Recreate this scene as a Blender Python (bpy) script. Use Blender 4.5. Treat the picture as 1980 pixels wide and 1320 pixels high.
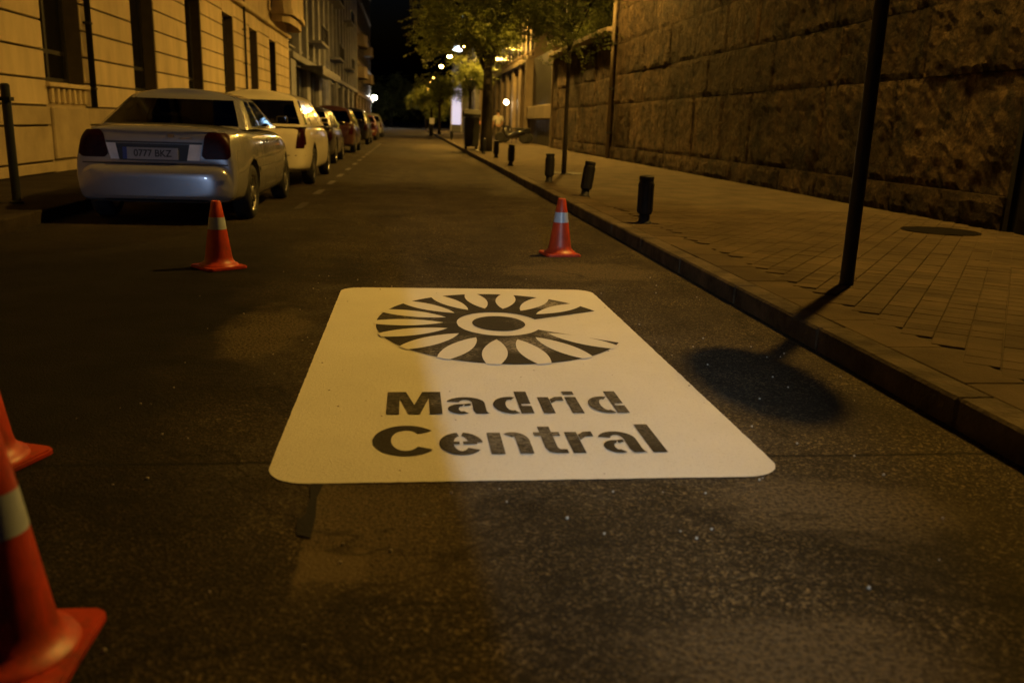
import bpy, bmesh, math, random
from mathutils import Vector, Matrix
from mathutils.bvhtree import BVHTree
R = math.radians
random.seed(7)
for o in list(bpy.data.objects): bpy.data.objects.remove(o)
scn = bpy.context.scene
COL = scn.collection

# ------------------------------------------------------------------ camera, sky, exposure
F_PX, PITCH, YAW, ROLL, CAM_H = 1674.42, .244944, .122551, .033255, 1.1
fw = Vector((math.sin(YAW)*math.cos(PITCH), math.cos(YAW)*math.cos(PITCH), -math.sin(PITCH)))
r0 = Vector((math.cos(YAW), -math.sin(YAW), 0)); u0 = r0.cross(fw)
rt = math.cos(ROLL)*r0 + math.sin(ROLL)*u0; up = -math.sin(ROLL)*r0 + math.cos(ROLL)*u0
cam = bpy.data.cameras.new('camera'); camo = bpy.data.objects.new('camera', cam); COL.objects.link(camo)
camo.matrix_world = Matrix(((rt.x, up.x, -fw.x, 0), (rt.y, up.y, -fw.y, 0), (rt.z, up.z, -fw.z, CAM_H), (0, 0, 0, 1)))
cam.sensor_width = 36; cam.lens = F_PX/1980*36; cam.clip_start = .05; cam.clip_end = 3000
cam.dof.use_dof = True; cam.dof.focus_distance = 5.0; cam.dof.aperture_fstop = 2.2
scn.camera = camo
w = bpy.data.worlds.new('World'); scn.world = w; w.use_nodes = True
nt = w.node_tree; bg = nt.nodes['Background']
sky = nt.nodes.new('ShaderNodeTexSky'); sky.sky_type = 'NISHITA'; sky.sun_disc = False
sky.sun_elevation = R(-2.0); sky.sun_rotation = R(200)
tintn = nt.nodes.new('ShaderNodeMix'); tintn.data_type = 'RGBA'; tintn.blend_type = 'MULTIPLY'; tintn.inputs[0].default_value = 1; tintn.inputs[7].default_value = (.5, 1.1, 3.5, 1)
nt.links.new(sky.outputs[0], tintn.inputs[6]); nt.links.new(tintn.outputs[2], bg.inputs[0]); bg.inputs[1].default_value = .016
moon = bpy.data.lights.new('moon', 'SUN'); moon.energy = .002; moon.angle = R(.5)
mo = bpy.data.objects.new('moon', moon); COL.objects.link(mo); mo.rotation_euler = (R(50), 0, R(20))
scn.view_settings.view_transform = 'Standard'; scn.view_settings.look = 'None'
scn.view_settings.exposure = 0.0; scn.view_settings.gamma = 1; scn.view_settings.use_curve_mapping = False
SODIUM = (1, .54, .085); LAMP_L = 6100.0
COOL = (.72, .86, 1.0)

# ------------------------------------------------------------------ materials
class NT:
    def __init__(s, m):
        s.t = m.node_tree; s.n = s.t.nodes; s.p = s.n.get('Principled BSDF'); s.out = s.n.get('Material Output')
    def add(s, typ, **k):
        n = s.n.new('ShaderNode'+typ)
        for a, v in k.items(): setattr(n, a, v)
        return n
    def link(s, a, b): s.t.links.new(a, b)
    def pos(s, scale=(1, 1, 1), obj=False):
        if obj: src = s.add('TexCoord').outputs['Object']
        else: src = s.add('NewGeometry').outputs['Position']
        mp = s.add('Mapping'); mp.inputs['Scale'].default_value = scale; s.link(src, mp.inputs[0]); return mp.outputs[0]
    def noise(s, v, scale, detail=5, rough=.6, dist=0):
        n = s.add('TexNoise'); n.inputs['Scale'].default_value = scale; n.inputs['Detail'].default_value = detail
        n.inputs['Roughness'].default_value = rough; n.inputs['Distortion'].default_value = dist
        s.link(v, n.inputs['Vector']); return n.outputs['Fac']
    def ramp(s, f, stops):
        r = s.add('ValToRGB'); e = r.color_ramp.elements
        while len(e) < len(stops): e.new(.5)
        for i, (p, c) in enumerate(stops):
            e[i].position = p; e[i].color = (*c, 1) if hasattr(c, '__len__') else (c, c, c, 1)
        s.link(f, r.inputs[0]); return r.outputs[0]
    def mix(s, f, a, b, mode='MIX'):
        m = s.add('Mix', data_type='RGBA', blend_type=mode)
        for sock, v in ((0, f), (6, a), (7, b)):
            if hasattr(v, 'links'): s.link(v, m.inputs[sock])
            elif sock == 0: m.inputs[0].default_value = v
            else: m.inputs[sock].default_value = (*v, 1)
        return m.outputs[2]
    def math(s, op, a, b=None, c=None):
        m = s.add('Math', operation=op)
        for i, v in enumerate((a, b, c)):
            if v is None: continue
            if hasattr(v, 'links'): s.link(v, m.inputs[i])
            else: m.inputs[i].default_value = v
        return m.outputs[0]
    def bump(s, h, strength, dist=.02):
        b = s.add('Bump'); b.inputs['Strength'].default_value = strength; b.inputs['Distance'].default_value = dist
        s.link(h, b.inputs['Height']); s.link(b.outputs[0], s.p.inputs['Normal'])
M = {}
def mat(name, col, rough=.6, metal=0, coat=0, var=.18, vscale=6, bump=0, bscale=60, spec=None, rnd=0, stretch=(1, 1, 1), obj=True):
    m = bpy.data.materials.new(name); m.use_nodes = True; t = NT(m); p = t.p
    v = t.pos(stretch, obj); n = t.noise(v, vscale)
    c = t.mix(t.ramp(n, ((.3, 0.0), (.7, 1.0))), tuple(x*(1-var) for x in col), tuple(min(1, x*(1+var)) for x in col))
    if rnd:
        oi = t.add('ObjectInfo').outputs['Random']
        k = t.math('MULTIPLY_ADD', oi, 2*rnd, 1-rnd)
        cc = t.add('CombineColor'); [t.link(k, cc.inputs[i]) for i in range(3)]
        c = t.mix(1.0, c, cc.outputs[0], 'MULTIPLY')
    t.link(c, p.inputs['Base Color']); p.inputs['Roughness'].default_value = rough; p.inputs['Metallic'].default_value = metal
    if coat: p.inputs['Coat Weight'].default_value = coat; p.inputs['Coat Roughness'].default_value = .06
    if spec is not None: p.inputs['Specular IOR Level'].default_value = spec
    if bump: t.bump(t.noise(v, bscale, 6), bump)
    M[name] = m; return m
def emis(name, col, s):
    m = bpy.data.materials.new(name); m.use_nodes = True; t = NT(m)
    t.p.inputs['Base Color'].default_value = (*[.8*x for x in col], 1); t.p.inputs['Emission Color'].default_value = (*col, 1); t.p.inputs['Emission Strength'].default_value = s
    M[name] = m; return m
def glassmat(name, tint, refl=.06):
    m = bpy.data.materials.new(name); m.use_nodes = True; t = NT(m)
    tr = t.add('BsdfTransparent'); tr.inputs[0].default_value = (*tint, 1)
    gl = t.add('BsdfGlossy'); gl.inputs['Roughness'].default_value = .03
    lw = t.add('LayerWeight'); lw.inputs[0].default_value = .35
    f = t.math('MULTIPLY_ADD', lw.outputs['Fresnel'], .8, refl)
    mx = t.add('MixShader'); t.link(f, mx.inputs[0]); t.link(tr.outputs[0], mx.inputs[1]); t.link(gl.outputs[0], mx.inputs[2])
    t.link(mx.outputs[0], t.out.inputs[0]); M[name] = m; return m

mat('kerb', (.082, .066, .045), .9, var=.5, vscale=5, bump=.8, bscale=30, rnd=.12, obj=False, spec=.12)
mat('tile', (.07, .053, .033), .9, spec=.1, var=.35, vscale=2, bump=.4, bscale=70, rnd=.16, obj=False)
mat('pave', (.068, .053, .034), .9, spec=.1, var=.35, vscale=2.2, bump=.5, bscale=30, obj=False)
mat('stucco', (.53, .43, .265), .9, var=.2, vscale=1.6, stretch=(1, 1, .35), bump=.15, bscale=50, rnd=.06, obj=False)
mat('stucco_base', (.36, .29, .18), .9, var=.2, vscale=2, bump=.3, bscale=40, rnd=.06, obj=False)
mat('joint', (.055, .042, .026), .95)
mat('greystone', (.24, .245, .28), .9, var=.25, vscale=1.5, bump=.2, bscale=30, obj=False, rnd=.1)
mat('brownstone', (.17, .135, .095), .9, var=.25, vscale=1.2, bump=.2, bscale=30, obj=False, rnd=.1)
mat('dark_frame', (.02, .018, .016), .5)
mat('dark_iron', (.012, .012, .014), .6, spec=.25, bump=.1, bscale=90)
mat('dark_steel', (.012, .014, .014), .5, spec=.3, var=.3)
mat('galv', (.3, .3, .3), .4, .8)
mat('pave_dark', (.03, .024, .017), .9, spec=.08, var=.35, vscale=2.2, bump=.5, bscale=30, obj=False)  # left pavement: the parked cars' shade is put into this darker colour
mat('kerb_dark', (.035, .028, .02), .9, spec=.08, var=.4, vscale=5, bump=.6, bscale=30, obj=False)  # left kerb: same car shade put into the colour
mat('soot', (.007, .006, .005), .95, spec=.05)
mat('rubber', (.012, .012, .012), .8)
mat('rim', (.5, .5, .5), .3, .9)
mat('black_plastic', (.015, .015, .016), .5)
mat('interior', (.018, .017, .017), .9)
mat('bark', (.018, .014, .011), .95, var=.4, vscale=9, bump=.8, bscale=25)
mat('cone', (.42, .038, .009), .45, var=.3, vscale=8, bump=.05, bscale=30)
t = NT(M['cone']); old = t.p.inputs['Base Color'].links[0].from_socket
g1 = t.ramp(t.noise(t.pos((1, 1, .35), True), 9, 7, .75), ((.48, 0.), (.68, .75)))
t.link(t.mix(g1, old, (.05, .022, .012)), t.p.inputs['Base Color'])
mat('cone_band', (.36, .42, .52), .35, var=.15, vscale=10)
mat('silver', (.27, .275, .285), .26, .4, 1.0, var=.05, vscale=3)
mat('cream_white', (.66, .62, .5), .35, 0, .7, var=.05, vscale=3)
mat('navy_paint', (.05, .05, .06), .3, .3, .8)
mat('maroon', (.05, .02, .016), .3, .2, .8)
mat('black_paint', (.02, .02, .024), .3, .2, .8)
mat('red_paint', (.1, .018, .014), .35, .1, .8)
mat('tail_red', (.02, .0015, .002), .35, 0, 0, spec=.1, var=.4, vscale=30)
mat('tail_clear', (.8, .82, .86), .3, 0, .3)
mat('plate', (.3, .3, .32), .5)
mat('ink', (.02, .02, .025), .6)
mat('chrome', (.7, .7, .7), .15, 1)
mat('white_trim', (.6, .6, .62), .4)
mat('curtain', (.25, .2, .12), .9)
mat('orange_lid', (.5, .16, .05), .5)
mat('bin_green', (.012, .013, .01), .5, var=.3)
mat('skin', (.4, .24, .16), .6); mat('shirt', (.42, .41, .38), .9); mat('trousers', (.09, .075, .06), .9); mat('hair', (.02, .015, .01), .8)
emis('lamp_sodium', SODIUM, LAMP_L); emis('lamp_far', (1, .5, .07), 40); emis('lamp_bright', SODIUM, 3500); emis('lamp_mid', SODIUM, 1500); emis('lamp_fourth', SODIUM, LAMP_L*1.2); emis('lamp_second', SODIUM, LAMP_L*1.1); emis('lamp_third', SODIUM, LAMP_L*1.3)
emis('lamp_white', (1, .93, .8), 500); emis('lamp_cool', COOL, 160)
emis('shop_light', (.72, .72, 1.0), .75); emis('sign_blue', (.35, .65, 1.0), 9); emis('sign_white', (.8, .92, 1.0), 14)
emis('small_light', (1, .8, .5), 60)
glassmat('car_glass', (.16, .17, .17)); glassmat('lens', (.9, .9, .9), .05)
m = bpy.data.materials.new('window_glass'); m.use_nodes = True; t = NT(m); M['window_glass'] = m
t.p.inputs['Base Color'].default_value = (.006, .006, .008, 1); t.p.inputs['Roughness'].default_value = .12
t.bump(t.noise(t.pos(), 1.5), .05)
# rough quarry-faced stone, stained and patched
m = bpy.data.materials.new('wallstone'); m.use_nodes = True; t = NT(m); M['wallstone'] = m
v = t.pos(); big = t.noise(v, .75, 7, .7, .3); st = t.noise(t.pos((3, 3, .3)), 1.7, 7, .75, .4); fine = t.noise(v, 7, 10, .85); blot = t.noise(v, 1.9, 9, .8, .5)
c = t.mix(t.ramp(big, ((.36, 0.0), (.64, 1.0))), (.055, .04, .027), (.2, .14, .085))
c = t.mix(t.ramp(fine, ((.38, 0.0), (.66, 1.0))), c, (.02, .016, .012))
c = t.mix(t.ramp(blot, ((.50, 0.0), (.60, .9))), c, (.016, .015, .014))
c = t.mix(t.ramp(st, ((.28, .85), (.39, 0.0))), c, (.26, .18, .1))
oi = t.math('MULTIPLY_ADD', t.add('ObjectInfo').outputs['Random'], .9, .55)
cc = t.add('CombineColor'); [t.link(oi, cc.inputs[i]) for i in range(3)]
t.link(t.mix(1.0, c, cc.outputs[0], 'MULTIPLY'), t.p.inputs['Base Color']); t.p.inputs['Roughness'].default_value = .95
t.p.inputs['Specular IOR Level'].default_value = .12
h = t.math('ADD', t.noise(v, 2.6, 7, .68, .5), t.math('MULTIPLY', t.noise(v, 15, 6, .75), .35))
t.bump(h, 1.0, .22)
# asphalt
PX0, PX1, PY0, PY1 = -.445, 1.25, 2.545, 5.83
m = bpy.data.materials.new('asphalt'); m.use_nodes = True; t = NT(m); M['asphalt'] = m
v = t.pos(); big = t.noise(v, .8, 5, .6, .4); mid = t.noise(v, 3.2, 6, .65); lane = t.noise(t.pos((2.2, .25, 1)), .9, 4)
vo = t.add('TexVoronoi'); vo.inputs['Scale'].default_value = 150; t.link(v, vo.inputs['Vector'])
sp = t.ramp(t.add('SeparateColor').outputs[0], ((0, 0.), (1, 1.)))
sc = [n for n in t.n if n.bl_idname == 'ShaderNodeSeparateColor'][0]; t.link(vo.outputs['Color'], sc.inputs[0])
c = t.mix(t.ramp(big, ((.35, 0.), (.65, 1.))), (.010, .0085, .0062), (.028, .0225, .0145))
c = t.mix(t.ramp(lane, ((.42, 0.), (.6, .8))), c, (.03, .0245, .016))
c = t.mix(t.ramp(mid, ((.45, 0.), (.75, .7))), c, (.042, .034, .021))
stones = t.math('MULTIPLY', t.ramp(sc.outputs[0], ((.5, 0.), (.95, 1.))), t.ramp(t.noise(v, 38, 4, .7), ((.38, .1), (.62, 1.))))
c = t.mix(t.math('MULTIPLY', stones, t.ramp(t.noise(v, 1.7, 4), ((.35, .3), (.65, 1.)))), c, (.24, .185, .1))
c = t.mix(t.ramp(t.noise(v, 160, 2), ((.70, 0.), (.76, 1.))), c, (.3, .27, .22))
sxx = t.add('SeparateXYZ'); t.link(v, sxx.inputs[0])
left_dark = t.math('ADD', sxx.outputs[0], t.math('MULTIPLY', t.math('SUBTRACT', t.noise(v, .9, 5, .6), .5), 2.2))
c = t.mix(t.math('MULTIPLY', t.ramp(t.math('MULTIPLY_ADD', left_dark, .25, .5), ((.2, 1.), (.46, 0.))), t.ramp(t.math('MULTIPLY', sxx.outputs[1], .1), ((.65, 1.), (1.0, .25)))), c, (.006, .005, .004))  # asphalt darker on the left side, less so farther on
def blob(cx, cy, rx, ry):
    q = t.math('ADD', t.math('POWER', t.math('MULTIPLY', t.math('SUBTRACT', sxx.outputs[0], cx), 1/rx), 2), t.math('POWER', t.math('MULTIPLY', t.math('SUBTRACT', sxx.outputs[1], cy), 1/ry), 2))
    return t.ramp(t.math('ADD', q, t.math('MULTIPLY', t.math('SUBTRACT', t.noise(v, 3.5, 6, .7), .5), 2.4)), ((.35, 1.), (1.2, 0.)))
worn = t.math('MAXIMUM', blob(.85, 1.55, .45, .22), t.math('MAXIMUM', blob(1.35, 6.6, .7, .5), blob(1.3, 2.3, .45, .25)))
worn = t.math('MAXIMUM', worn, t.math('MAXIMUM', blob(1.2, 38, 1.2, 9), blob(-.75, 4.6, .25, .7)))  # far patch is lamplight painted into the colour, the near ones are wear
c = t.mix(t.math('MULTIPLY', worn, t.ramp(t.noise(v, 70, 4, .7), ((.40, .0), (.60, .9)))), c, (.13, .102, .06))
seam = t.math('SUBTRACT', sxx.outputs[0], t.math('MULTIPLY_ADD', t.math('SUBTRACT', mid, .5), .05, -.285))
rep_ = t.math('MULTIPLY', t.ramp(seam, ((.0, 0.), (.012, 1.), (.25, .8), (.6, 0.))), t.ramp(t.math('ABSOLUTE', t.math('SUBTRACT', sxx.outputs[1], 2.24)), ((.22, 1.), (.42, 0.))))
c = t.mix(t.math('MULTIPLY', rep_, t.ramp(t.noise(v, 85, 5, .75), ((.38, .1), (.6, .95)))), c, (.135, .105, .062))
bx_ = t.math('MAXIMUM', t.math('MULTIPLY', t.math('ABSOLUTE', t.math('SUBTRACT', sxx.outputs[0], -.19)), 10.), t.math('MULTIPLY', t.math('ABSOLUTE', t.math('SUBTRACT', sxx.outputs[1], 2.03)), 11.))
bx_ = t.math('ADD', bx_, t.math('MULTIPLY', t.math('SUBTRACT', t.noise(v, 14, 6, .7), .5), .9))
c = t.mix(t.math('MULTIPLY', t.ramp(bx_, ((.75, .7), (.95, 0.))), t.ramp(t.noise(v, 100, 4, .7), ((.35, .4), (.6, 1.)))), c, (.15, .118, .07))
# white overspray dust round the painted panel, a transverse joint, sealed cracks
sx = t.add('SeparateXYZ'); t.link(v, sx.inputs[0]); X, Y = sx.outputs[0], sx.outputs[1]
dx = t.math('MAXIMUM', t.math('SUBTRACT', PX0, X), t.math('SUBTRACT', X, PX1)); dy = t.math('MAXIMUM', t.math('SUBTRACT', PY0, Y), t.math('SUBTRACT', Y, PY1))
dd = t.math('MAXIMUM', dx, dy)
dust = t.math('MULTIPLY', t.ramp(dd, ((.0, 1.), (.35, 0.))), t.ramp(t.noise(v, 2.1, 6, .7), ((.42, 0.), (.75, .75))))
dust = t.math('MULTIPLY', dust, t.ramp(t.noise(v, 55, 3), ((.4, .1), (.62, 1.))))
c = t.mix(dust, c, (.17, .15, .12))
jy = t.math('ABSOLUTE', t.math('ADD', t.math('SUBTRACT', Y, 2.73), t.math('MULTIPLY', t.math('SUBTRACT', mid, .5), .03)))
c = t.mix(t.ramp(jy, ((.004, .85), (.016, 0.))), c, (.006, .006, .006))
cr = t.math('ABSOLUTE', t.math('SUBTRACT', t.noise(v, .45, 5, .55, .8), .5))
c = t.mix(t.ramp(cr, ((.002, .55), (.006, 0.))), c, (.007, .0065, .006))
# white scratch marks left by the crew
scr = t.math('ABSOLUTE', t.math('SUBTRACT', t.noise(t.pos((1.0, .5, 1)), 2.2, 3, .5, 1.4), .5))
c = t.mix(t.math('MULTIPLY', t.ramp(scr, ((.0, .07), (.003, 0.))), t.ramp(dd, ((.0, 1.), (.9, 0.)))), c, (.3, .28, .24))
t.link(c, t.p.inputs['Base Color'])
t.link(t.ramp(mid, ((.3, .8), (.7, .97))), t.p.inputs['Roughness']); t.p.inputs['Specular IOR Level'].default_value = .14
t.bump(t.math('ADD', t.math('MULTIPLY', vo.outputs['Distance'], .5), t.noise(v, 60, 5, .7)), .75, .012)
# road paint, white and black
def paintmat(name, col, worn):
    m = bpy.data.materials.new(name); m.use_nodes = True; t = NT(m); M[name] = m
    v = t.pos(); c = t.mix(t.ramp(t.noise(v, 2.2, 6, .65), ((.3, 0.), (.75, 1.))), tuple(x*.9 for x in col), col)
    if col[0] > .01: c = t.mix(t.ramp(t.noise(v, 120, 4, .7), ((.55, 0.), (.70, .5))), c, tuple(x*.55 for x in col) if col[0] > .3 else (.09, .08, .065))
    if worn:
        px = t.add('SeparateXYZ'); t.link(v, px.inputs[0])
        for cx, cy, r_, k in ((.86, 5.30, .16, 1.), (.60, 4.27, .2, .75), (.80, 4.50, .14, .7), (.9, 3.3, .5, .3), (.35, 2.9, .25, .35)):
            q = t.math('ADD', t.math('POWER', t.math('MULTIPLY', t.math('SUBTRACT', px.outputs[0], cx), 1/r_), 2), t.math('POWER', t.math('MULTIPLY', t.math('SUBTRACT', px.outputs[1], cy), 1/r_), 2))
            mk = t.math('MULTIPLY', t.ramp(q, ((.1, 1.), (1., 0.))), t.ramp(t.noise(v, 60, 5, .75), ((.40, 0.), (.58, k))))
            c = t.mix(mk, c, (.36, .33, .27))
        c = t.mix(t.math('MULTIPLY', t.ramp(t.noise(v, 1.9, 3), ((.52, 0.), (.66, 1.))), t.ramp(t.noise(v, 45, 6, .75), ((.44, 0.), (.6, .55)))), c, (.3, .28, .23))
    elif col[0] > .02: c = t.mix(t.ramp(t.noise(t.pos((1, .3, 1)), 3.1, 6, .75), ((.62, 0.), (.8, .25))), c, (.4, .36, .3))
    t.link(c, t.p.inputs['Base Color']); t.p.inputs['Roughness'].default_value = .75; t.p.inputs['Specular IOR Level'].default_value = .25
    t.bump(t.noise(v, 90, 6, .75), .8, .008)
paintmat('white_paint', (.74, .74, .71), False); paintmat('black_roadpaint', (.022, .02, .018), True); paintmat('tar', (.006, .006, .006), False)
paintmat('old_paint', (.042, .036, .026), False); paintmat('dash_paint', (.1, .09, .075), False)
def leafmat(name, a, b):
    m = bpy.data.materials.new(name); m.use_nodes = True; t = NT(m); M[name] = m
    n = t.noise(t.pos(), 1.4, 4); c = t.mix(t.ramp(n, ((.35, 0.), (.65, 1.))), a, b); t.link(c, t.p.inputs['Base Color']); t.p.inputs['Roughness'].default_value = .6
    tr = t.add('BsdfTranslucent'); t.link(c, tr.inputs[0]); mx = t.add('MixShader'); mx.inputs[0].default_value = .5
    t.link(t.p.outputs[0], mx.inputs[1]); t.link(tr.outputs[0], mx.inputs[2]); t.link(mx.outputs[0], t.out.inputs[0])
leafmat('leaf', (.11, .14, .035), (.28, .32, .085)); leafmat('leaf_dark', (.06, .08, .022), (.15, .17, .045))

# ------------------------------------------------------------------ mesh helpers
def tag(o, label=None, cat=None, group=None, kind=None):
    for k, v in (('label', label), ('category', cat), ('group', group), ('kind', kind)):
        if v: o[k] = v
    return o
def empty(name, loc=(0, 0, 0), rz=0, **k):
    o = bpy.data.objects.new(name, None); COL.objects.link(o); o.location = loc; o.rotation_euler = (0, 0, rz); o.empty_display_size = .1
    return tag(o, **k)
def link(name, me, parent=None, loc=(0, 0, 0), **k):
    o = bpy.data.objects.new(name, me); COL.objects.link(o); o.parent = parent; o.location = loc
    return tag(o, **k)
def bm_obj(name, bm, m, parent=None, smooth=False, loc=(0, 0, 0), **k):
    me = bpy.data.meshes.new(name)
    if smooth:
        for f in bm.faces: f.smooth = True
    bm.to_mesh(me); bm.free()
    if m: me.materials.append(M[m] if isinstance(m, str) else m)
    return link(name, me, parent, loc, **k)
def add_box(bm, x0, x1, y0, y1, z0, z1, bev=0):
    r = bmesh.ops.create_cube(bm, size=1, matrix=Matrix.Translation(((x0+x1)/2, (y0+y1)/2, (z0+z1)/2)) @ Matrix.Diagonal((abs(x1-x0), abs(y1-y0), abs(z1-z0), 1)))
    if bev:
        es = list({e for v in r['verts'] for e in v.link_edges}); bmesh.ops.bevel(bm, geom=es, offset=bev, segments=1, affect='EDGES')
def box(name, m, b, parent=None, bev=0, **k):
    bm = bmesh.new(); add_box(bm, *b, bev=bev); return bm_obj(name, bm, m, parent, **k)
def add_cyl(bm, p, q, r1, r2=None, n=12):
    p, q = Vector(p), Vector(q); d = q-p; r2 = r1 if r2 is None else r2
    mtx = Matrix.Translation((p+q)/2) @ d.to_track_quat('Z', 'Y').to_matrix().to_4x4()
    bmesh.ops.create_cone(bm, cap_ends=True, segments=n, radius1=r1, radius2=r2, depth=d.length, matrix=mtx)
def add_tube(bm, pts, radii, n=8):
    pts = [Vector(p) for p in pts]; rings = []
    for i, p in enumerate(pts):
        d = (pts[min(i+1, len(pts)-1)]-pts[max(i-1, 0)]).normalized(); q = d.to_track_quat('Z', 'Y')
        rr = radii[i] if hasattr(radii, '__len__') else radii
        rings.append([bm.verts.new(p+q @ Vector((rr*math.cos(2*math.pi*k/n), rr*math.sin(2*math.pi*k/n), 0))) for k in range(n)])
    for a, b in zip(rings, rings[1:]):
        for k in range(n): bm.faces.new((a[k], a[(k+1) % n], b[(k+1) % n], b[k]))
    bm.faces.new(rings[0][::-1]); bm.faces.new(rings[-1])
def add_lathe(bm, prof, n=24, mtx=None, cap=True):
    rings = []
    for r, z in prof:
        rings.append([bm.verts.new((r*math.cos(2*math.pi*k/n), r*math.sin(2*math.pi*k/n), z)) for k in range(n)])
    for a, b in zip(rings, rings[1:]):
        for k in range(n): bm.faces.new((a[k], a[(k+1) % n], b[(k+1) % n], b[k]))
    if cap: bm.faces.new(rings[0][::-1]); bm.faces.new(rings[-1])
    if mtx is not None: bmesh.ops.transform(bm, matrix=mtx, verts=[v for r in rings for v in r])
def add_poly(bm, pts, z0, z1=None):
    """flat polygon; with z1 a prism"""
    top = [bm.verts.new((x, y, z1 if z1 is not None else z0)) for x, y in pts]; bm.faces.new(top)
    if z1 is not None:
        bot = [bm.verts.new((x, y, z0)) for x, y in pts]; n = len(pts)
        for i in range(n): bm.faces.new((top[i], bot[i], bot[(i+1) % n], top[(i+1) % n]))
def fixn(bm): bmesh.ops.recalc_face_normals(bm, faces=bm.faces)

# ------------------------------------------------------------------ ground
KX, PZ, WX, FX = 2.13, .12, 6.65, -5.65          # right kerb, pavement height, right wall, left facade
bm = bmesh.new(); s = 900
add_poly(bm, [(-s, -s), (s, -s), (s, s), (-s, s)], -.02); bm_obj('ground', bm, 'asphalt', kind='structure')
bm = bmesh.new(); bmesh.ops.create_grid(bm, x_segments=8, y_segments=60, size=.5, matrix=Matrix.Translation((-.75, 125, 0)) @ Matrix.Diagonal((5.76, 290, 1, 1)))
road = bm_obj('road', bm, 'asphalt', kind='structure', label='dark worn asphalt roadway of the night street')
LK = -3.63                                         # left kerb
def pave(name, x0, x1, y0, y1, z, m):
    bm = bmesh.new(); add_box(bm, x0, x1, y0, y1, -.3, z); return bm_obj(name, bm, m, kind='structure')
TY0, TY1 = .6, 11.0
pr = pave('pavement', KX+.16, WX+.5, -20, 270, PZ-.006, 'pave'); pr['label'] = 'right pavement of small square tiles beside the stone wall'
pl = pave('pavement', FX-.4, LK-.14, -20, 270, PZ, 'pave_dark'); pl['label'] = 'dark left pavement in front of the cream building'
kr = empty('kerb', (0, 0, 0), kind='structure', label='granite kerb along the right pavement')
kl = empty('kerb', (0, 0, 0), kind='structure', label='granite kerb behind the parked cars')
bm = bmesh.new(); add_box(bm, 0, .155, .001, 1.199, -.2, PZ+.004, bev=.012)
for v in bm.verts: v.co += Vector((random.uniform(-.004, .004), 0, random.uniform(-.003, .003)))
me = bpy.data.meshes.new('kerb_stone'); bm.to_mesh(me); bm.free(); me.materials.append(M['kerb'])
for i in range(62):
    link('kerb_stone', me, kr, (KX+random.uniform(-.002, .002), -3+1.2*i, random.uniform(-.004, .004)))
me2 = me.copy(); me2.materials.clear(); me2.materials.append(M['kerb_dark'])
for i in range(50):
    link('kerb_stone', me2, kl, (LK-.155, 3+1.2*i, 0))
bm = bmesh.new(); add_box(bm, KX, KX+.155, 71.4, 270, -.2, PZ); bm_obj('far_kerb', bm, 'kerb', kr)
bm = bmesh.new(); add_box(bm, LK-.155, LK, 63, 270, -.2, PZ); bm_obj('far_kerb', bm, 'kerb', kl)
# diagonal small square tiles on the right pavement; the nearest 300 are single parts
ang = R(53.5); S = .157; ca, sa = math.cos(ang), math.sin(ang)
tiles = []
for i in range(-90, 91):
    for j in range(-90, 91):
        x = 4.4+(i*S)*ca-(j*S)*sa; y = 6.5+(i*S)*sa+(j*S)*ca
        if KX+.16+.30 < x < WX-.12 and TY0 < y < TY1: tiles.append((x, y))
tiles.sort(key=lambda q: q[0]*.35+q[1] if q[0] < .62*q[1]+1.6 else 99)
bm = bmesh.new(); g = S/2-.0028; add_box(bm, -g, g, -g, g, -.03, .004, bev=.003); bmesh.ops.delete(bm, geom=[f for f in bm.faces if f.normal.z < -.9], context='FACES')
tme = bpy.data.meshes.new('tile'); bm.to_mesh(tme); bm.free(); tme.materials.append(M['tile'])
rest = bmesh.new()
for k, (x, y) in enumerate(tiles):
    dz = random.uniform(-.0012, .0012); tx, ty = random.uniform(-.006, .006), random.uniform(-.006, .006)
    if k < 300:
        o = link('tile', tme, pr, (x, y, PZ+dz)); o.rotation_euler = (tx, ty, ang)
    else:
        mt = Matrix.Translation((x, y, PZ+dz)) @ Matrix.Rotation(ang, 4, 'Z') @ Matrix.Rotation(tx, 4, 'X')
        vs = [rest.verts.new(mt @ Vector(c)) for c in ((-g, -g, .004), (g, -g, .004), (g, g, .004), (-g, g, .004), (-g, -g, -.02), (g, -g, -.02), (g, g, -.02), (-g, g, -.02))]
        rest.faces.new(vs[:4])
        for a in range(4): rest.faces.new((vs[a], vs[a+4], vs[(a+1) % 4+4], vs[(a+1) % 4]))
o = bm_obj('tiles', rest, 'tile', pr); o['kind'] = 'stuff'
# border strip of slabs between the kerb and the tile field
bm = bmesh.new(); add_box(bm, 0, .285, .004, .596, -.04, .002, bev=.004); bme = bpy.data.meshes.new('border_slab'); bm.to_mesh(bme); bm.free(); bme.materials.append(M['tile'])
for i in range(30): link('border_slab', bme, pr, (KX+.163, -1+.6*i, PZ+random.uniform(-.003, .003)))
# near-black rimmed disc set flat in the pavement by the wall
t_ = empty('manhole_cover', (5.75, 8.85, PZ), label='dark flat iron cover in the pavement by the stone wall', cat='manhole cover')
bm = bmesh.new(); add_lathe(bm, [(.40, -.01), (.40, .012), (.345, .012)], 32, cap=False); bm_obj('frame', bm, 'soot', t_)
bm = bmesh.new(); add_lathe(bm, [(.34, .0), (.34, .009), (.0001, .011)], 32); bm_obj('lid', bm, 'soot', t_)
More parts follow.
